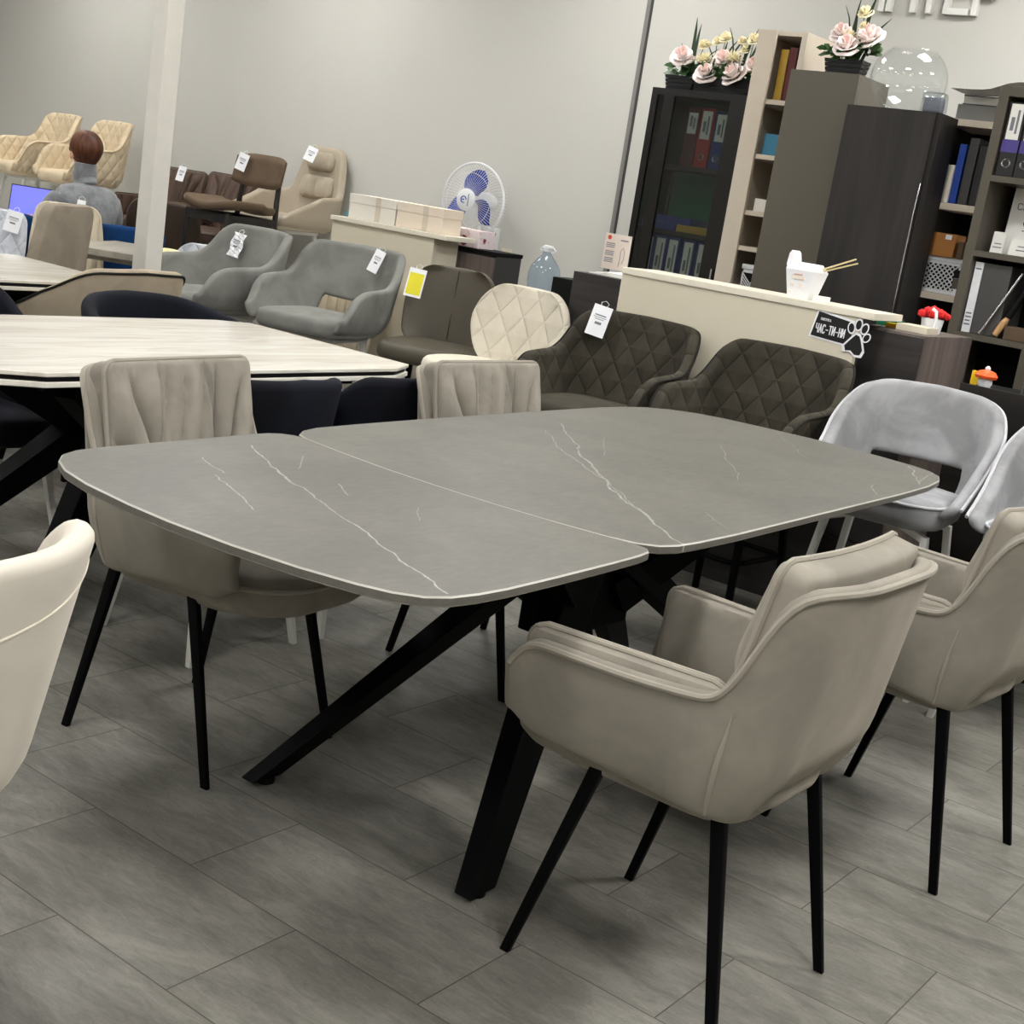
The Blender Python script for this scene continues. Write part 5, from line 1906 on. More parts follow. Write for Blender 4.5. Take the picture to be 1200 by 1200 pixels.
def planter(label, loc, rz, flowers, grass, bushes, w=.17, d=.09, h=.075, group=None):
    t = thing('flower_planter', label, 'planter', loc, rz, group)
    b = bmesh.new()
    n = 4
    for k in range(n):
        z0, z1_ = h * k / n, h * (k + 1) / n - .003
        e0 = .84 + .16 * k / n
        e1 = .84 + .16 * (k + .9) / n
        A = [b.verts.new((sx * w / 2 * e0, sy * d / 2 * e0, z0)) for sx, sy in ((-1, -1), (1, -1), (1, 1), (-1, 1))]
        B = [b.verts.new((sx * w / 2 * e1, sy * d / 2 * e1, z1_)) for sx, sy in ((-1, -1), (1, -1), (1, 1), (-1, 1))]
        b.faces.new(A[::-1]); b.faces.new(B)
        for i in range(4):
            j = (i + 1) % 4
            b.faces.new((A[i], A[j], B[j], B[i]))
    box(b, -w * .40, w * .40, -d * .40, d * .40, .002, h - .006)
    obj('pot', b, M['pot'], t, False)
    for kind, c, r in flowers:
        st = bmesh.new()
        tube(st, smooth_path([(c[0] * .5, c[1] * .4, h - .01), (c[0] * .8, c[1] * .8, (h + c[2]) / 2), (c[0], c[1], c[2] - r * .25)]), .0022, 5)
        obj('stem', st, M['leaf'], t)
        if kind == 'rose':
            rose(t, c, r, tilt=(R(42), rnd.uniform(-.3, .3)))
        elif kind == 'bud':
            rose(t, c, r, 'petal_yel', 'petal_yel', 'yellow_bud', (R(40), 0))
        else:
            mum(t, c, r)
    for pts, wd in grass:
        b = bmesh.new()
        leaf(b, smooth_path(pts, 3), lambda q: wd * 2.3 * (1 - q) ** .7 + .002, up=(0, -1, 0.05))
        obj('grass_blade', b, M['leaf_dk'], t)
    for k, (bx, by, bz, br, nn) in enumerate(bushes):
        b = bmesh.new()
        for i in range(nn):
            a = rnd.uniform(0, 2 * PI)
            el = rnd.uniform(-.2, 1.0)
            p = Vector((bx, by, bz)) + Vector((math.cos(a) * br * rnd.uniform(.2, 1), math.sin(a) * br * .6 * rnd.uniform(.2, 1), el * br * .7))
            dr = Vector((math.cos(a), math.sin(a) * .7, rnd.uniform(-.3, .6))).normalized() * rnd.uniform(.035, .055)
            leaf(b, [p, p + dr * .5 + Vector((0, 0, .004)), p + dr], lambda q: .036 * math.sin(PI * min(.97, .06 + q * .92)) + .001, up=(0.1, -.75, .65))
        o = obj('foliage', b, M['leaf'], t); o['kind'] = 'stuff'
    return t

def blades(spec, h=.07):
    out = []
    for x, y, tx, ty, tz, wd in spec:
        out.append(([(x, y, h - .01), (x + (tx - x) * .2, y + (ty - y) * .2, h + (tz - h) * .55), (x + (tx - x) * .6, y + (ty - y) * .6, h + (tz - h) * 1.05), (tx, ty, tz)], wd))
    return out
GP = 'flower planters on the cabinets'
planter('black planter with a tall grass blade, left one of three on the glass cabinet', (-3.79, 6.22, 1.9855), 0,
        [('rose', (-.01, -.03, .165), .058), ('bud', (.075, .02, .235), .030), ('mum', (.10, -.02, .15), .042)],
        blades([(.03, 0, .02, 0, .36, .012), (.035, .0, .05, 0, .33, .010), (.04, .01, .10, .02, .19, .008), (.03, .0, -.06, .02, .235, .004), (.05, 0, .16, .02, .22, .007)]),
        [(-.02, -.01, .085, .06, 26), (.05, -.02, .08, .05, 22)], group=GP)
planter('black planter with a low drooping rose, middle one of three on the glass cabinet', (-3.615, 6.21, 1.9855), 0,
        [('rose', (-.015, -.055, .085), .058), ('rose', (.04, .0, .165), .056), ('bud', (.015, .03, .275), .034), ('bud', (-.03, .03, .255), .026), ('mum', (-.06, 0, .155), .046), ('bud', (.03, .03, .205), .022)],
        blades([(.0, .02, .10, .02, .275, .007), (.01, .02, .16, .03, .30, .007), (.02, .02, -.12, .03, .265, .004), (.03, 0, .03, .03, .27, .008), (.0, 0, -.07, 0, .18, .006)]),
        [(.0, -.02, .085, .065, 34), (.05, -.02, .085, .05, 26)], group=GP)
planter('black planter with two roses, right one of three on the glass cabinet', (-3.465, 6.20, 1.9855), 0,
        [('rose', (.0, -.055, .090), .062), ('rose', (.07, .01, .145), .055), ('mum', (-.035, -.02, .165), .050), ('bud', (.03, .03, .275), .036), ('bud', (-.01, .03, .225), .026), ('bud', (-.035, .03, .265), .024)],
        blades([(-.02, .02, .05, .02, .325, .010), (.0, .02, .09, .03, .30, .008), (.05, .0, .12, .0, .225, .012), (.055, .0, .16, .0, .20, .010), (.02, .02, .14, .03, .255, .004), (-.03, .0, -.10, .0, .32, .005)]),
        [(-.04, -.02, .085, .06, 34), (.06, 0, .085, .045, 24)], group=GP)
planter('black planter with three blush roses on top of the tall taupe cabinet', (-2.83, 6.02, 2.0955), 0,
        [('rose', (.005, -.05, .125), .058), ('rose', (-.055, .0, .185), .052), ('rose', (.085, .0, .175), .064), ('mum', (-.01, -.01, .165), .042), ('bud', (.03, .02, .285), .034), ('bud', (.04, .02, .225), .026)],
        blades([(.0, .02, -.01, .02, .30, .010), (.03, .02, .075, .02, .37, .012), (.05, .02, .16, .02, .265, .007), (.0, .02, -.07, .02, .31, .004), (-.02, .02, .0, .02, .36, .006)]),
        [(-.07, -.01, .095, .045, 24), (.08, -.01, .11, .05, 26), (0, -.02, .08, .05, 22)], w=.19, group=GP)

# ------------------------------------------------------------------ left counter, boxes, fan, bottle
t = thing('cream_counter', 'cream laminate counter with pale cartons on top, behind the grey armchairs', 'counter', (0, 0, 0))
b = bmesh.new(); box(b, -5.42, -4.68, 5.52, 5.54, 0, 1.075); obj('front_panel', b, M['cream_board'], t, False)
b = bmesh.new(); box(b, -5.42, -4.585, 5.50, 5.74, 1.0755, 1.10, .003); obj('top', b, M['cream_cap'], t, False)
b = bmesh.new(); box(b, -5.42, -5.40, 5.541, 5.72, 0, 1.075); obj('side_panel', b, M['cream_board'], t, False)
b = bmesh.new(); box(b, -4.70, -4.68, 5.541, 5.72, 0, 1.075); obj('side_panel', b, M['cream_board'], t, False)
for k, (xa, xb, m_, nm) in enumerate(((-5.335, -4.99, 'white_box', 'greyish white lidded carton, left one of the two on the cream counter'), (-4.985, -4.66, 'white_box2', 'warm cream lidded carton, right one of the two on the cream counter'))):
    t = thing('lidded_carton', nm, 'box', ((xa + xb) / 2, 5.60, 1.1005), 0, 'cartons on the cream counter')
    w_ = (xb - xa) / 2
    b = bmesh.new(); box(b, -w_ + .003, w_ - .003, -.055, .10, 0, .082, .002); obj('box_base', b, M[m_], t, False)
    b = bmesh.new(); box(b, -w_, w_, -.058, .103, .0825, .130, .003); obj('lid', b, M[m_], t, False)
    b = bmesh.new(); box(b, w_ * .15, w_ * .35, -.0600, -.0582, .084, .129); box(b, w_ * .15, w_ * .35, -.0568, -.0548, .002, .081); obj('tape', b, M['pale_board'], t, False)
b = bmesh.new(); box(b, -5.41, -5.345, 5.60, 5.70, 1.1005, 1.13, .002); tag(obj('teal_box', b, M['teal'], None, False), 'flat teal box at the left end of the cream counter', 'box')
t = thing('low_cabinet', 'dark cabinet with a graphite door and mauve side under the fan, floral box on top', 'cabinet', (0, 0, 0))
b = bmesh.new(); box(b, -4.855, -4.46, 5.76, 6.005, 1.03, 1.05, .002); obj('top', b, M['black_matt'], t, False)
b = bmesh.new(); box(b, -4.85, -4.465, 5.78, 6.0, 0, 1.0295); obj('body', b, M['graphite'], t, False)
b = bmesh.new(); box(b, -4.85, -4.70, 5.765, 5.779, .03, 1.02); obj('mauve_door', b, M['grey_mod'], t, False)
b = bmesh.new(); box(b, -4.695, -4.465, 5.765, 5.779, .03, 1.02); obj('mauve_door', b, M['grey_mod'], t, False)
b = bmesh.new(); box(b, -.125, .125, -.07, .07, 0, .092, .003); o = tag(obj('floral_box', b, M['floral'], None, False), 'box printed with crimson flowers on the dark cabinet below the fan', 'box'); o.location = (-4.73, 5.86, 1.0505)
t = thing('wall_fan', 'white wall fan with blue blades on the grey back wall', 'fan', (-5.452, 6.762, 1.279), R(4))
t.scale = (1.06,) * 3
FX = Matrix.Rotation(R(90), 4, 'X')
b = bmesh.new()
Rf = .213
tube(b, [(Rf * math.cos(a), -.02, Rf * math.sin(a)) for a in [k * PI / 32 for k in range(64)]], .007, 8, True)
for k in range(72):
    a = k * PI / 36
    c, s = math.cos(a), math.sin(a)
    tube(b, [(.055 * c, -.085, .055 * s), (.13 * c, -.078, .13 * s), (.195 * c, -.05, .195 * s), (Rf * c, -.02, Rf * s)], .0009, 4, cap=False)
tube(b, [(.155 * math.cos(a), -.071, .155 * math.sin(a)) for a in [k * PI / 24 for k in range(48)]], .0012, 5, True)
obj('front_guard', b, M['plastic_w'], t)
b = bmesh.new()
for k in range(72):
    a = k * PI / 36
    c, s = math.cos(a), math.sin(a)
    tube(b, [(.05 * c, .07, .05 * s), (.16 * c, .065, .16 * s), (.205 * c, .03, .205 * s), (Rf * c, -.016, Rf * s)], .0009, 4, cap=False)
tube(b, [(.17 * math.cos(a), .062, .17 * math.sin(a)) for a in [k * PI / 24 for k in range(48)]], .0012, 5, True)
obj('rear_guard', b, M['plastic_w'], t)
b = bmesh.new(); lathe(b, [(.002, 0), (.05, .002), (.062, .008), (.064, .016), (.056, .020)], 28, M=Matrix.Translation((0, -.078, 0)) @ FX); obj('hub_cap', b, M['plastic_w'], t)
b = bmesh.new()
tube(b, [(.018 * math.cos(a) - .012, -.099, .018 * math.sin(a)) for a in [k * PI / 10 for k in range(17)]], .003, 6)
box(b, -.022, -.008, -.101, -.097, -.003, .003)
obj('emblem', b, M['blade'], t)
b = bmesh.new(); box(b, .018, .023, -.100, -.097, -.035, .035); obj('print', b, M['ink'], t, False)
for k in range(3):
    b = bmesh.new()
    a0 = R(98 + 120 * k)
    rows = []
    for i in range(9):
        rr = .03 + .15 * i / 8
        row = []
        for j in range(9):
            u = j / 8 - .5
            sw = R(78) * math.sin(PI * min(1, .25 + .7 * i / 8)) * (1 - .45 * max(0, (i - 6) / 2) ** 2)
            a = a0 + u * sw + R(-18) * (i / 8)
            row.append(b.verts.new((rr * math.cos(a), -.02 - u * .055 * (1 - .3 * i / 8), rr * math.sin(a))))
        rows.append(row)
    for i in range(8):
        for j in range(8):
            b.faces.new((rows[i][j], rows[i][j + 1], rows[i + 1][j + 1], rows[i + 1][j]))
    o = obj('blade', b, M['blade'], t); s_ = o.modifiers.new('thickness', 'SOLIDIFY'); s_.thickness = .002
b = bmesh.new(); lathe(b, [(.03, 0), (.055, .01), (.058, .07), (.045, .11), (.01, .115)], 24, M=Matrix.Translation((0, .06, 0)) @ Matrix.Rotation(R(-90), 4, 'X')); obj('motor', b, M['plastic_w'], t)
b = bmesh.new(); tube(b, [(0, .12, -.02), (0, .13, -.12), (0, .15, -.2)], .022, 12); box(b, -.06, .06, .15, .232, -.28, -.14, .012); obj('wall_bracket', b, M['plastic_w'], t)
b = bmesh.new(); box(b, .02, .045, .17, .232, -.42, -.28, .004); obj('cord_cover', b, M['fan_blk'], t, False)
b = bmesh.new(); lathe(b, [(.034, 0), (.034, 1.02), (.030, 1.02), (.030, 1.0)], 20, (-5.27, 6.92, 0)); tag(obj('cardboard_tube', b, M['tubing_card'], None), 'pale cardboard tube standing against the wall right of the fan', 'tube')
b = bmesh.new(); box(b, -4.66, -4.20, 6.02, 6.38, 0, .76, .004); tag(obj('side_cabinet', b, M['platform'], None, False), 'pale low cabinet carrying the big water bottle', 'cabinet')
t = thing('water_bottle', 'big clear bluish plastic water bottle with a handle, near the wall', 'bottle', (-4.43, 6.18, .761))
b = bmesh.new()
pr = [(.06, 0), (.085, .006), (.09, .03), (.084, .05), (.09, .07), (.084, .09), (.09, .11), (.084, .13), (.09, .15), (.09, .2), (.082, .235), (.06, .27), (.036, .295), (.026, .305), (.026, .325)]
lathe(b, pr + [(r - .002, z) for r, z in pr[::-1]], 32); obj('body', b, M['bottle_pet'], t)
b = bmesh.new(); lathe(b, [(.029, .322), (.030, .325), (.030, .343), (.026, .346)], 24); obj('cap', b, M['plastic_w'], t)
b = bmesh.new(); tube(b, [(-.028, 0, .318), (-.05, 0, .33), (-.02, 0, .352), (.03, 0, .352), (.055, 0, .33), (.028, 0, .318)], .005, 6); obj('handle', b, M['plastic_w'], t)
# ------------------------------------------------------------------ far left: more chairs, a seated person, a laptop
t = thing('ash_table', 'grey ash topped table behind the grey column', 'table', (-6.14, 4.87, 0), R(29))
b = bmesh.new(); box(b, -.34, .34, -.38, .34, .725, .76, .003); obj('tabletop', b, M['greige_top'], t, False)
b = bmesh.new(); box(b, -.24, .24, -.24, .24, .69, .7245); obj('apron', b, M['greige_top'], t, False)
b = bmesh.new(); lathe(b, [(.17, 0), (.17, .012), (.045, .03), (.04, .69)], 28); obj('pedestal', b, M['black_metal'], t)

t = make_side_chair('grey velvet high-backed chair, plain back towards us, left of the grey column', 'dining_chair', 'mole', 'mole', .47, .50, .20, .19, .165, 9, .055, 'black_metal', None, .02)
place(t, -5.88, 3.86, 200, s=1.07)
t = make_side_chair('sand channel-stitched high-backed chair with a white tag, behind the plain grey chair', 'dining_chair', 'sand_c', 'sand', .47, .49, .21, .20, .17, 9, .06, 'black_metal', None, .03)
place(t, -6.50, 4.64, 330)
t = make_side_chair('ice grey diamond-quilted chair at the left edge, behind the second marble table', 'dining_chair', 'ice_q', 'ice', .47, .44, .23, .24, .22, 9, .06, 'black_metal', None, .05)
place(t, -6.50, 3.98, 300)
t = make_side_chair('ice grey diamond-quilted chair behind the grey ash table, right of the column', 'dining_chair', 'ice_q', 'ice', .47, .40, .22, .24, .20, 9, .06, 'black_metal', None, .05, rc=.09)
place(t, -6.40, 5.43, 300, s=.93)
GB2 = 'blue tub chairs round the person'
u1 = make_tub_chair('deep blue velvet chair right behind the seated person, beside the column', 'blue', zback=.84, zarm=.72, leg='black_metal', group=GB2, rc=.14, hw=.225)
place(u1, -6.98, 5.27, 150)
u2 = dup(u1, (-7.36, 4.66, 0), R(150), 'deep blue velvet chair in front of the laptop, left of the plain grey chair', GB2)
u3 = dup(u1, (-8.25, 4.78, 0), R(100), 'deep blue velvet chair at the very left edge of the photo', GB2)

# beige quilted chairs and others on the platform
GQ = 'beige quilted chairs on the platform'
k1 = make_bucket('beige quilted velvet armchair on the platform, left one at the photo edge', 'armchair', 'armchair', 'beige_q', 'beige', 'beige_pipe', .46, 'white_metal', None, arm=.20, back=.42, group=GQ, hw=.235, df=.25, flare=.10, backw=.26)
place(k1, -9.56, 6.42, 264, .552)
k2 = dup(k1, (-8.93, 6.42, .552), R(264), 'beige quilted velvet armchair on the platform, right one behind the seated person', GQ)
t = make_bucket('taupe leather lounge chair with pleated back and winged arms on the platform', 'lounge_chair', 'armchair', 'taupe_leather', 'taupe_leather', None, .44, 'white_metal', None, arm=.17, back=.50, backw=.15, armdrop=.60, hw=.30, df=.29, db=.25, th=.055, flare=.10, rc=.15, front=.01)
place(t, -6.95, 6.64, 268, .552, .98)
for z0, z1, w_ in ((.58, .74, .32), (.77, .90, .26)):
    b = bmesh.new()
    slab(b, w_, z1 - z0, .03, .05, .025, lambda y, v: .003 * math.sin(y * 70), 40, 14, Matrix.Translation((-.22 - .11 * (z0 - .5), 0, z0)) @ Matrix.Rotation(R(-14), 4, 'Y') @ Matrix(((0, 0, 1, 0), (1, 0, 0, 0), (0, 1, 0, 0), (0, 0, 0, 1))))
    obj('back_pad', b, M['taupe_leather_p'], t)
LOUNGE = t
t = thing('wooden_chair', 'dark wooden chair with brown cloth seat and curved backrest on the platform', 'chair')
b = bmesh.new(); cushion(b, rrect(-.21, .23, -.23, .23, .07, 6), .425, .475, .022, .012, 48, zf=lambda x, y: .04 * (abs(y) / .23) ** 2 * (1 if x > -.1 else .5)); obj('seat', b, M['brown_f'], t)
b = bmesh.new()
rows = []
for j in range(13):
    v = j / 12
    r = []
    for i in range(25):
        u = i / 12 - 1
        hh = .105 * (1 - .25 * abs(u) ** 4)
        x_ = -.20 - .05 * (1 - u * u) + .02
        r.append((x_ - .03 * v, u * .235, .70 + (v - .5) * 2 * hh))
    rows.append(r)
G = {}
for s in (0, 1):
    for j, r in enumerate(rows):
        for i, p in enumerate(r):
            e = min(1, (1 - abs(i / 12 - 1)) * 6, min(j, 12 - j) / 2)
            G[s, i, j] = b.verts.new((p[0] + (.5 - s) * .05 * math.sqrt(max(.04, 1 - (1 - e) ** 2)), p[1], p[2]))
for j in range(12):
    for i in range(24):
        for s in (0, 1):
            b.faces.new((G[s, i, j], G[s, i + 1, j], G[s, i + 1, j + 1], G[s, i, j + 1]))
for j in range(12):
    for i in (0, 24):
        b.faces.new((G[0, i, j], G[0, i, j + 1], G[1, i, j + 1], G[1, i, j]))
for i in range(24):
    for j in (0, 12):
        b.faces.new((G[0, i, j], G[0, i + 1, j], G[1, i + 1, j], G[1, i, j]))
obj('backrest', b, M['brown_f'], t)
for s in (1, -1):
    b = bmesh.new(); tube(b, smooth_path([(-.22, s * .20, 0), (-.20, s * .195, .42), (-.205, s * .18, .55), (-.235, s * .165, .66), (-.25, s * .16, .76)], 2), [.014, .018, .018, .016, .014], 10); obj('leg', b, M['dark_wood'], t)
    b = bmesh.new(); tube(b, [(.20, s * .20, 0), (.17, s * .19, .42)], [.013, .02], 10); obj('leg', b, M['dark_wood'], t)
b = bmesh.new()
box(b, -.2, .19, -.2, -.175, .36, .415, .003); box(b, -.2, .19, .175, .2, .36, .415, .003); box(b, .165, .19, -.19, .19, .36, .415, .003); box(b, -.2, -.175, -.19, .19, .36, .415, .003)
obj('apron', b, M['dark_wood'], t, False)
place(t, -6.76, 5.97, 268, .552)
WOOD = t

# low step with the brown leather chairs
b = bmesh.new(); box(b, -8.66, -7.03, 5.80, YW - .005, 0, .30, .005); tag(obj('display_step', b, M['platform'], None, False), 'low pale display step under the brown leather chairs, between the two higher platforms', 'step')
GR = 'brown leather pleated armchairs'
r1 = make_armchair('brown leather pleated armchair with a hanging white tag, right of the grey column', ('brown_l', 'brown_l', 'brown_d'), group=GR)
place(r1, -7.62, 6.62, 282, .302, 1.0)
r2 = dup(r1, (-8.22, 6.62, .302), R(285), 'brown leather pleated armchair half hidden by the grey column', GR, .98)
t = make_side_chair('dark brown chair with a rounded back and double piping below the wooden chair', 'dining_chair', 'brown_d', 'brown_d', .30, .40, .24, .25, .22, 9, .055, 'black_metal', 'brown_f', .03, rc=.09, seatlen=.34)
place(t, -7.36, 6.03, 120, .302)

# beige chair seen between the grey armchairs and the lounge chair
t = make_tub_chair('small sand channel-stitched tub chair behind the two grey velvet armchairs', 'sand_c', zback=.93, zarm=.74, leg='white_metal', rc=.16, hw=.20)
place(t, -5.03, 5.16, 300, s=.94)
b = bmesh.new()
slab(b, .16, .20, .04, .05, .03, None, 24, 16)
o = tag(obj('cushion', b, M['yellow_cush'], None), 'pale yellow cushion leaning behind the left grey velvet armchair', 'cushion'); o.location = (-5.93, 4.82, .772)
o.rotation_euler = (R(-20), 0, R(20))

# desk, laptop
t = thing('desk', 'low white desk with a laptop, behind the blue chairs', 'desk', (-8.26, 5.42, 0), R(0))
b = bmesh.new(); box(b, -.32, .32, -.27, .27, .665, .69, .003); obj('desk_top', b, M['white_metal'], t, False)
for sx in (-1, 1):
    for sy in (-1, 1):
        b = bmesh.new(); leg_flat(b, (sx * .29, sy * .24, .665), (sx * .29, sy * .24, 0), .04, .04, .035, .035); obj('leg', b, M['white_metal'], t, False)
t = thing('laptop', 'open laptop with a violet blue screen on the white desk', 'laptop', (-8.06, 5.40, .6905), R(38))
b = bmesh.new(); box(b, -.17, .17, -.12, .12, 0, .014, .003); obj('keyboard_base', b, M['graphite'], t, False)
T = Matrix.Translation((0, .12, .014)) @ Matrix.Rotation(R(-14), 4, 'X')
b = bmesh.new(); box(b, -.17, .17, 0, .007, 0, .225, .003, T); l = obj('lid', b, M['fan_blk'], t, False)
b = bmesh.new(); box(b, -.162, .162, -.0015, -.0003, .012, .217, 0, T); obj('screen', b, M['screen'], l, False)

# ------------------------------------------------------------------ person
def skin_body(name, nodes, edges, m, parent, root=0, lv=2):
    me = bpy.data.meshes.new(name)
    me.from_pydata([n[0] for n in nodes], edges, [])
    o = bpy.data.objects.new(name, me)
    COL.objects.link(o)
    sk = o.modifiers.new('skin', 'SKIN')
    sk.use_smooth_shade = True
    sv = me.skin_vertices[0].data
    for i, n in enumerate(nodes):
        r = n[1]
        sv[i].radius = r if isinstance(r, tuple) else (r, r)
        sv[i].use_root = i == root
    su = o.modifiers.new('smooth', 'SUBSURF'); su.levels = lv; su.render_levels = lv
    me.materials.append(m)
    me.polygons.foreach_set('use_smooth', [True] * len(me.polygons))
    o.parent = parent
    return o

# facing +x, seated, origin on the floor; hips at the seat
P = thing('person', 'person with short auburn hair in a grey striped sweater, seated with back towards us', 'person', (-7.50, 5.42, -.02), R(172))
sw = [((-.03, 0, .50), (.15, .19)), ((-.04, 0, .62), (.14, .185)), ((-.04, 0, .78), (.14, .195)), ((-.035, 0, .92), (.13, .20)), ((-.01, 0, 1.02), (.085, .12)), ((.0, 0, 1.07), (.062, .066)), ((.008, 0, 1.125), (.058, .060)),
      ((-.02, .165, .94), (.085, .085)), ((.03, .235, .80), (.07, .07)), ((.13, .225, .70), (.055, .055)), ((.30, .17, .765), (.042, .042)),
      ((-.02, -.165, .94), (.085, .085)), ((.03, -.235, .80), (.07, .07)), ((.13, -.225, .70), (.055, .055)), ((.30, -.17, .765), (.042, .042))]
ed = [(0, 1), (1, 2), (2, 3), (3, 4), (4, 5), (5, 6), (3, 7), (7, 8), (8, 9), (9, 10), (3, 11), (11, 12), (12, 13), (13, 14)]
# body: one continuous figure; clothes are its children
bd = [((-.02, 0, .50), (.12, .15)), ((-.03, 0, .70), (.10, .13)), ((-.02, 0, .92), (.09, .14)), ((0, 0, 1.04), (.05, .055)), ((.012, 0, 1.12), (.05, .052)), ((.025, 0, 1.17), (.075, .066)), ((.03, 0, 1.235), (.096, .078)), ((.02, 0, 1.295), (.082, .07)),
      ((-.02, .16, .95), .045), ((.03, .225, .80), .04), ((.13, .225, .71), .036), ((.32, .165, .765), .025), ((.38, .15, .762), (.02, .034)),
      ((-.02, -.16, .95), .045), ((.03, -.225, .80), .04), ((.13, -.225, .71), .036), ((.32, -.165, .765), .025), ((.38, -.15, .762), (.02, .034)),
      ((.08, .10, .52), .08), ((.42, .12, .51), .06), ((.40, .12, .26), .05), ((.39, .12, .06), .035), ((.50, .13, .03), .03),
      ((.08, -.10, .52), .08), ((.42, -.12, .51), .06), ((.40, -.12, .26), .05), ((.39, -.12, .06), .035), ((.50, -.13, .03), .03)]
be = [(0, 1), (1, 2), (2, 3), (3, 4), (4, 5), (5, 6), (6, 7), (2, 8), (8, 9), (9, 10), (10, 11), (11, 12), (2, 13), (13, 14), (14, 15), (15, 16), (16, 17), (0, 18), (18, 19), (19, 20), (20, 21), (21, 22), (0, 23), (23, 24), (24, 25), (25, 26), (26, 27)]
n0 = len(bd)
for s, wrist in ((1, 12), (-1, 17)):
    for k in range(4):
        y0 = s * (.15 + (.024 - .016 * k))
        L_ = (.062, .074, .080, .070)[k]
        i0 = len(bd)
        bd += [((.405, y0, .763), .009), ((.405 + L_ * .55, y0 + s * (.004 - .003 * k), .772), .0085), ((.405 + L_, y0 + s * (.005 - .004 * k), .762), .0075)]
        be += [(wrist, i0), (i0, i0 + 1), (i0 + 1, i0 + 2)]
    i0 = len(bd)
    bd += [((.375, s * .117, .758), .010), ((.41, s * .098, .756), .009)]
    be += [(wrist, i0), (i0, i0 + 1)]
body = skin_body('body', bd, be, M['skin'], P)
sweater = skin_body('sweater', sw, ed, M['sweater'], P)
b = bmesh.new(); lathe(b, [(.070, 0), (.074, .03), (.070, .06), (.068, .10), (.060, .104), (.056, .06)], 28, (.006, 0, 1.055)); obj('sweater_collar', b, M['sweater'], P)
tr = [((-.03, 0, .51), (.145, .17)), ((.06, .105, .525), .095), ((.43, .12, .515), .072), ((.41, .12, .26), .06), ((.40, .12, .07), .05), ((.06, -.105, .525), .095), ((.43, -.12, .515), .072), ((.41, -.12, .26), .06), ((.40, -.12, .07), .05)]
skin_body('trousers', tr, [(0, 1), (1, 2), (2, 3), (3, 4), (0, 5), (5, 6), (6, 7), (7, 8)], M['jeans'], P)
for s in (1, -1):
    b = bmesh.new(); cushion(b, [(.34 + x_, s * .12 + y_) for x_, y_ in rrect(0, .25, -.045, .045, .04)], 0, .075, .03, .01, 28); obj('shoe', b, M['fan_blk'], P)
# head details: hair cap, ears, eyes, nose, glasses
b = bmesh.new()
bmesh.ops.create_uvsphere(b, u_segments=40, v_segments=24, radius=1)
for v in list(b.verts):
    d = v.co.normalized()
    a = math.atan2(d.y, d.x)
    front = max(0, math.cos(a))
    low = -.97 + 1.25 * front ** 1.3 if d.z < .5 else -1
    r = 1.0
    if d.z < low:
        r = .80
    n_ = noise.noise(Vector((a * 9, d.z * 2, 0))) * .018
    taper = 1 - .36 * max(0, -d.z) ** 1.4
    v.co = Vector((.014 + d.x * .118 * (r + n_) * taper, d.y * .098 * (r + n_) * taper, 1.250 + d.z * (.112 if d.z > 0 else .142) * (r if d.z > -.5 else max(r, .9))))
    if abs(d.y) < .12 and d.z > .75:
        v.co.z -= .007 * (1 - abs(d.y) / .12)
obj('hair', b, M['hair'], P)
for s in (1, -1):
    b = bmesh.new(); bmesh.ops.create_uvsphere(b, u_segments=14, v_segments=10, radius=1, matrix=Matrix.Translation((.035, s * .083, 1.20)) @ Matrix.Diagonal((.02, .010, .030, 1))); obj('ear', b, M['skin'], P)
    b = bmesh.new(); bmesh.ops.create_uvsphere(b, u_segments=12, v_segments=8, radius=.011, matrix=Matrix.Translation((.112, s * .032, 1.232))); obj('eye', b, M['tag'], P)
    b = bmesh.new(); bmesh.ops.create_uvsphere(b, u_segments=10, v_segments=6, radius=.006, matrix=Matrix.Translation((.120, s * .032, 1.232))); obj('iris', b, M['fan_blk'], P)
b = bmesh.new(); tube(b, [(.122, 0, 1.235), (.140, 0, 1.205), (.122, 0, 1.195)], [.007, .012, .009], 8); obj('nose', b, M['skin'], P)
b = bmesh.new(); tube(b, [(.110, .022, 1.165), (.120, 0, 1.166), (.110, -.022, 1.165)], [.002, .006, .002], 8); obj('mouth', b, M['petal_in'], P)
b = bmesh.new()
for s in (1, -1):
    tube(b, [(.128, s * .034 + .022 * math.cos(a), 1.232 + .018 * math.sin(a)) for a in [k * PI / 8 for k in range(16)]], .0022, 6, True)
    tube(b, [(.126, s * .056, 1.234), (.06, s * .088, 1.232), (.028, s * .090, 1.222)], .0025, 6)
obj('glasses', b, M['fan_blk'], P)
b = bmesh.new(); cushion(b, rrect(-.22, .20, -.21, .21, .06), .285, .335, .02, .0, 36)
t = thing('office_chair', 'pale seat under the seated person', 'chair', (-7.50, 5.42, 0), R(172))
obj('seat', b, M['sand'], t)
for sx in (1, -1):
    for sy in (1, -1):
        b = bmesh.new(); leg_flat(b, (sx * .15, sy * .15, .29), (sx * .19, sy * .19, 0), .03, .03, .024, .024); obj('leg', b, M['white_metal'], t, False)
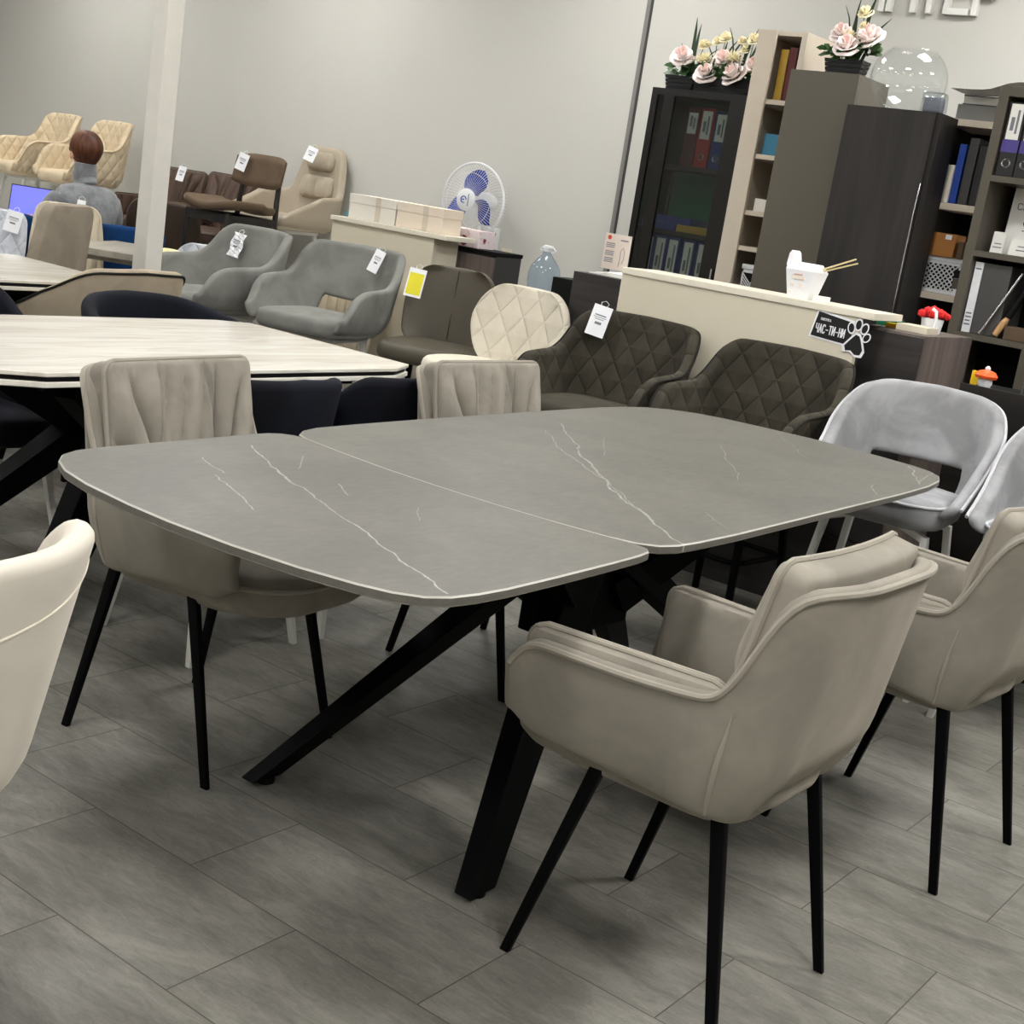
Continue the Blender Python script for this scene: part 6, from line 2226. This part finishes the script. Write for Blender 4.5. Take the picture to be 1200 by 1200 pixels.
# ------------------------------------------------------------------ price tags hung on the chairs
price_tag('white price tag in a clear sleeve on the left dark quilted bar chair', (-3.018, 4.652, .985), -12, 20, .078, .125, 9)
price_tag('yellow price tag in a white sleeve on the olive leather bar chair', (-4.27, 4.955, .955), -12, 22, .085, .135, 4, band='tag_y')
price_tag('long narrow white price tag on the right grey velvet armchair', (-4.615, 5.062, .995), -14, 30, .052, .115, 18)
price_tag('crumpled price tag in plastic on the left grey velvet armchair', (-5.418, 4.872, .955), -14, 4, .08, .125, 6, crumple=.006)
price_tag('white price tag at the upper left of the taupe leather lounge chair', (-6.93, 6.80, 1.455), -14, 10, .085, .10, 14)
price_tag('white price tag on the backrest of the dark wooden chair', (-6.875, 6.15, 1.345), -10, 6, .085, .11, 12)
price_tag('white price tag hanging before the brown leather armchairs', (-8.13, 6.70, 1.185), -16, 25, .06, .11, 6)
price_tag('white price tag on the sand channel-stitched chair', (-6.60, 4.76, .965), -8, 55, .045, .08, 6)
price_tag('white price tag at the left edge on the ice grey quilted chair', (-6.43, 4.245, .885), -10, 25, .09, .11, 8)
# ------------------------------------------------------------------ light and camera
w = bpy.data.worlds.new('World')
scene.world = w
w.use_nodes = True
w.node_tree.nodes['Background'].inputs[0].default_value = (0.9, 0.95, 1.0, 1)
w.node_tree.nodes['Background'].inputs[1].default_value = 0.25
yaw, pit, rol, f = 2.18921358, 0.227327670, 0.154828326, 1608.52318
F = Vector((math.cos(yaw) * math.cos(pit), math.sin(yaw) * math.cos(pit), -math.sin(pit)))
R0 = Vector((math.sin(yaw), -math.cos(yaw), 0))
U0 = R0.cross(F)
Rv = R0 * math.cos(rol) + U0 * math.sin(rol)
Uv = U0 * math.cos(rol) - R0 * math.sin(rol)
cam = bpy.data.cameras.new('camera')
cam.sensor_fit = 'HORIZONTAL'
cam.sensor_width = 36
cam.lens = 36 * f / 1200
cam.clip_start = .05
co = bpy.data.objects.new('camera', cam)
COL.objects.link(co)
co.matrix_world = Matrix(((Rv.x, Uv.x, -F.x, 0), (Rv.y, Uv.y, -F.y, 0), (Rv.z, Uv.z, -F.z, 1.37401535), (0, 0, 0, 1)))
scene.camera = co
vs = scene.view_settings
vs.view_transform = 'Standard'
vs.look = 'None'
vs.gamma = 1
vs.use_curve_mapping = False
vs.exposure = 0.80
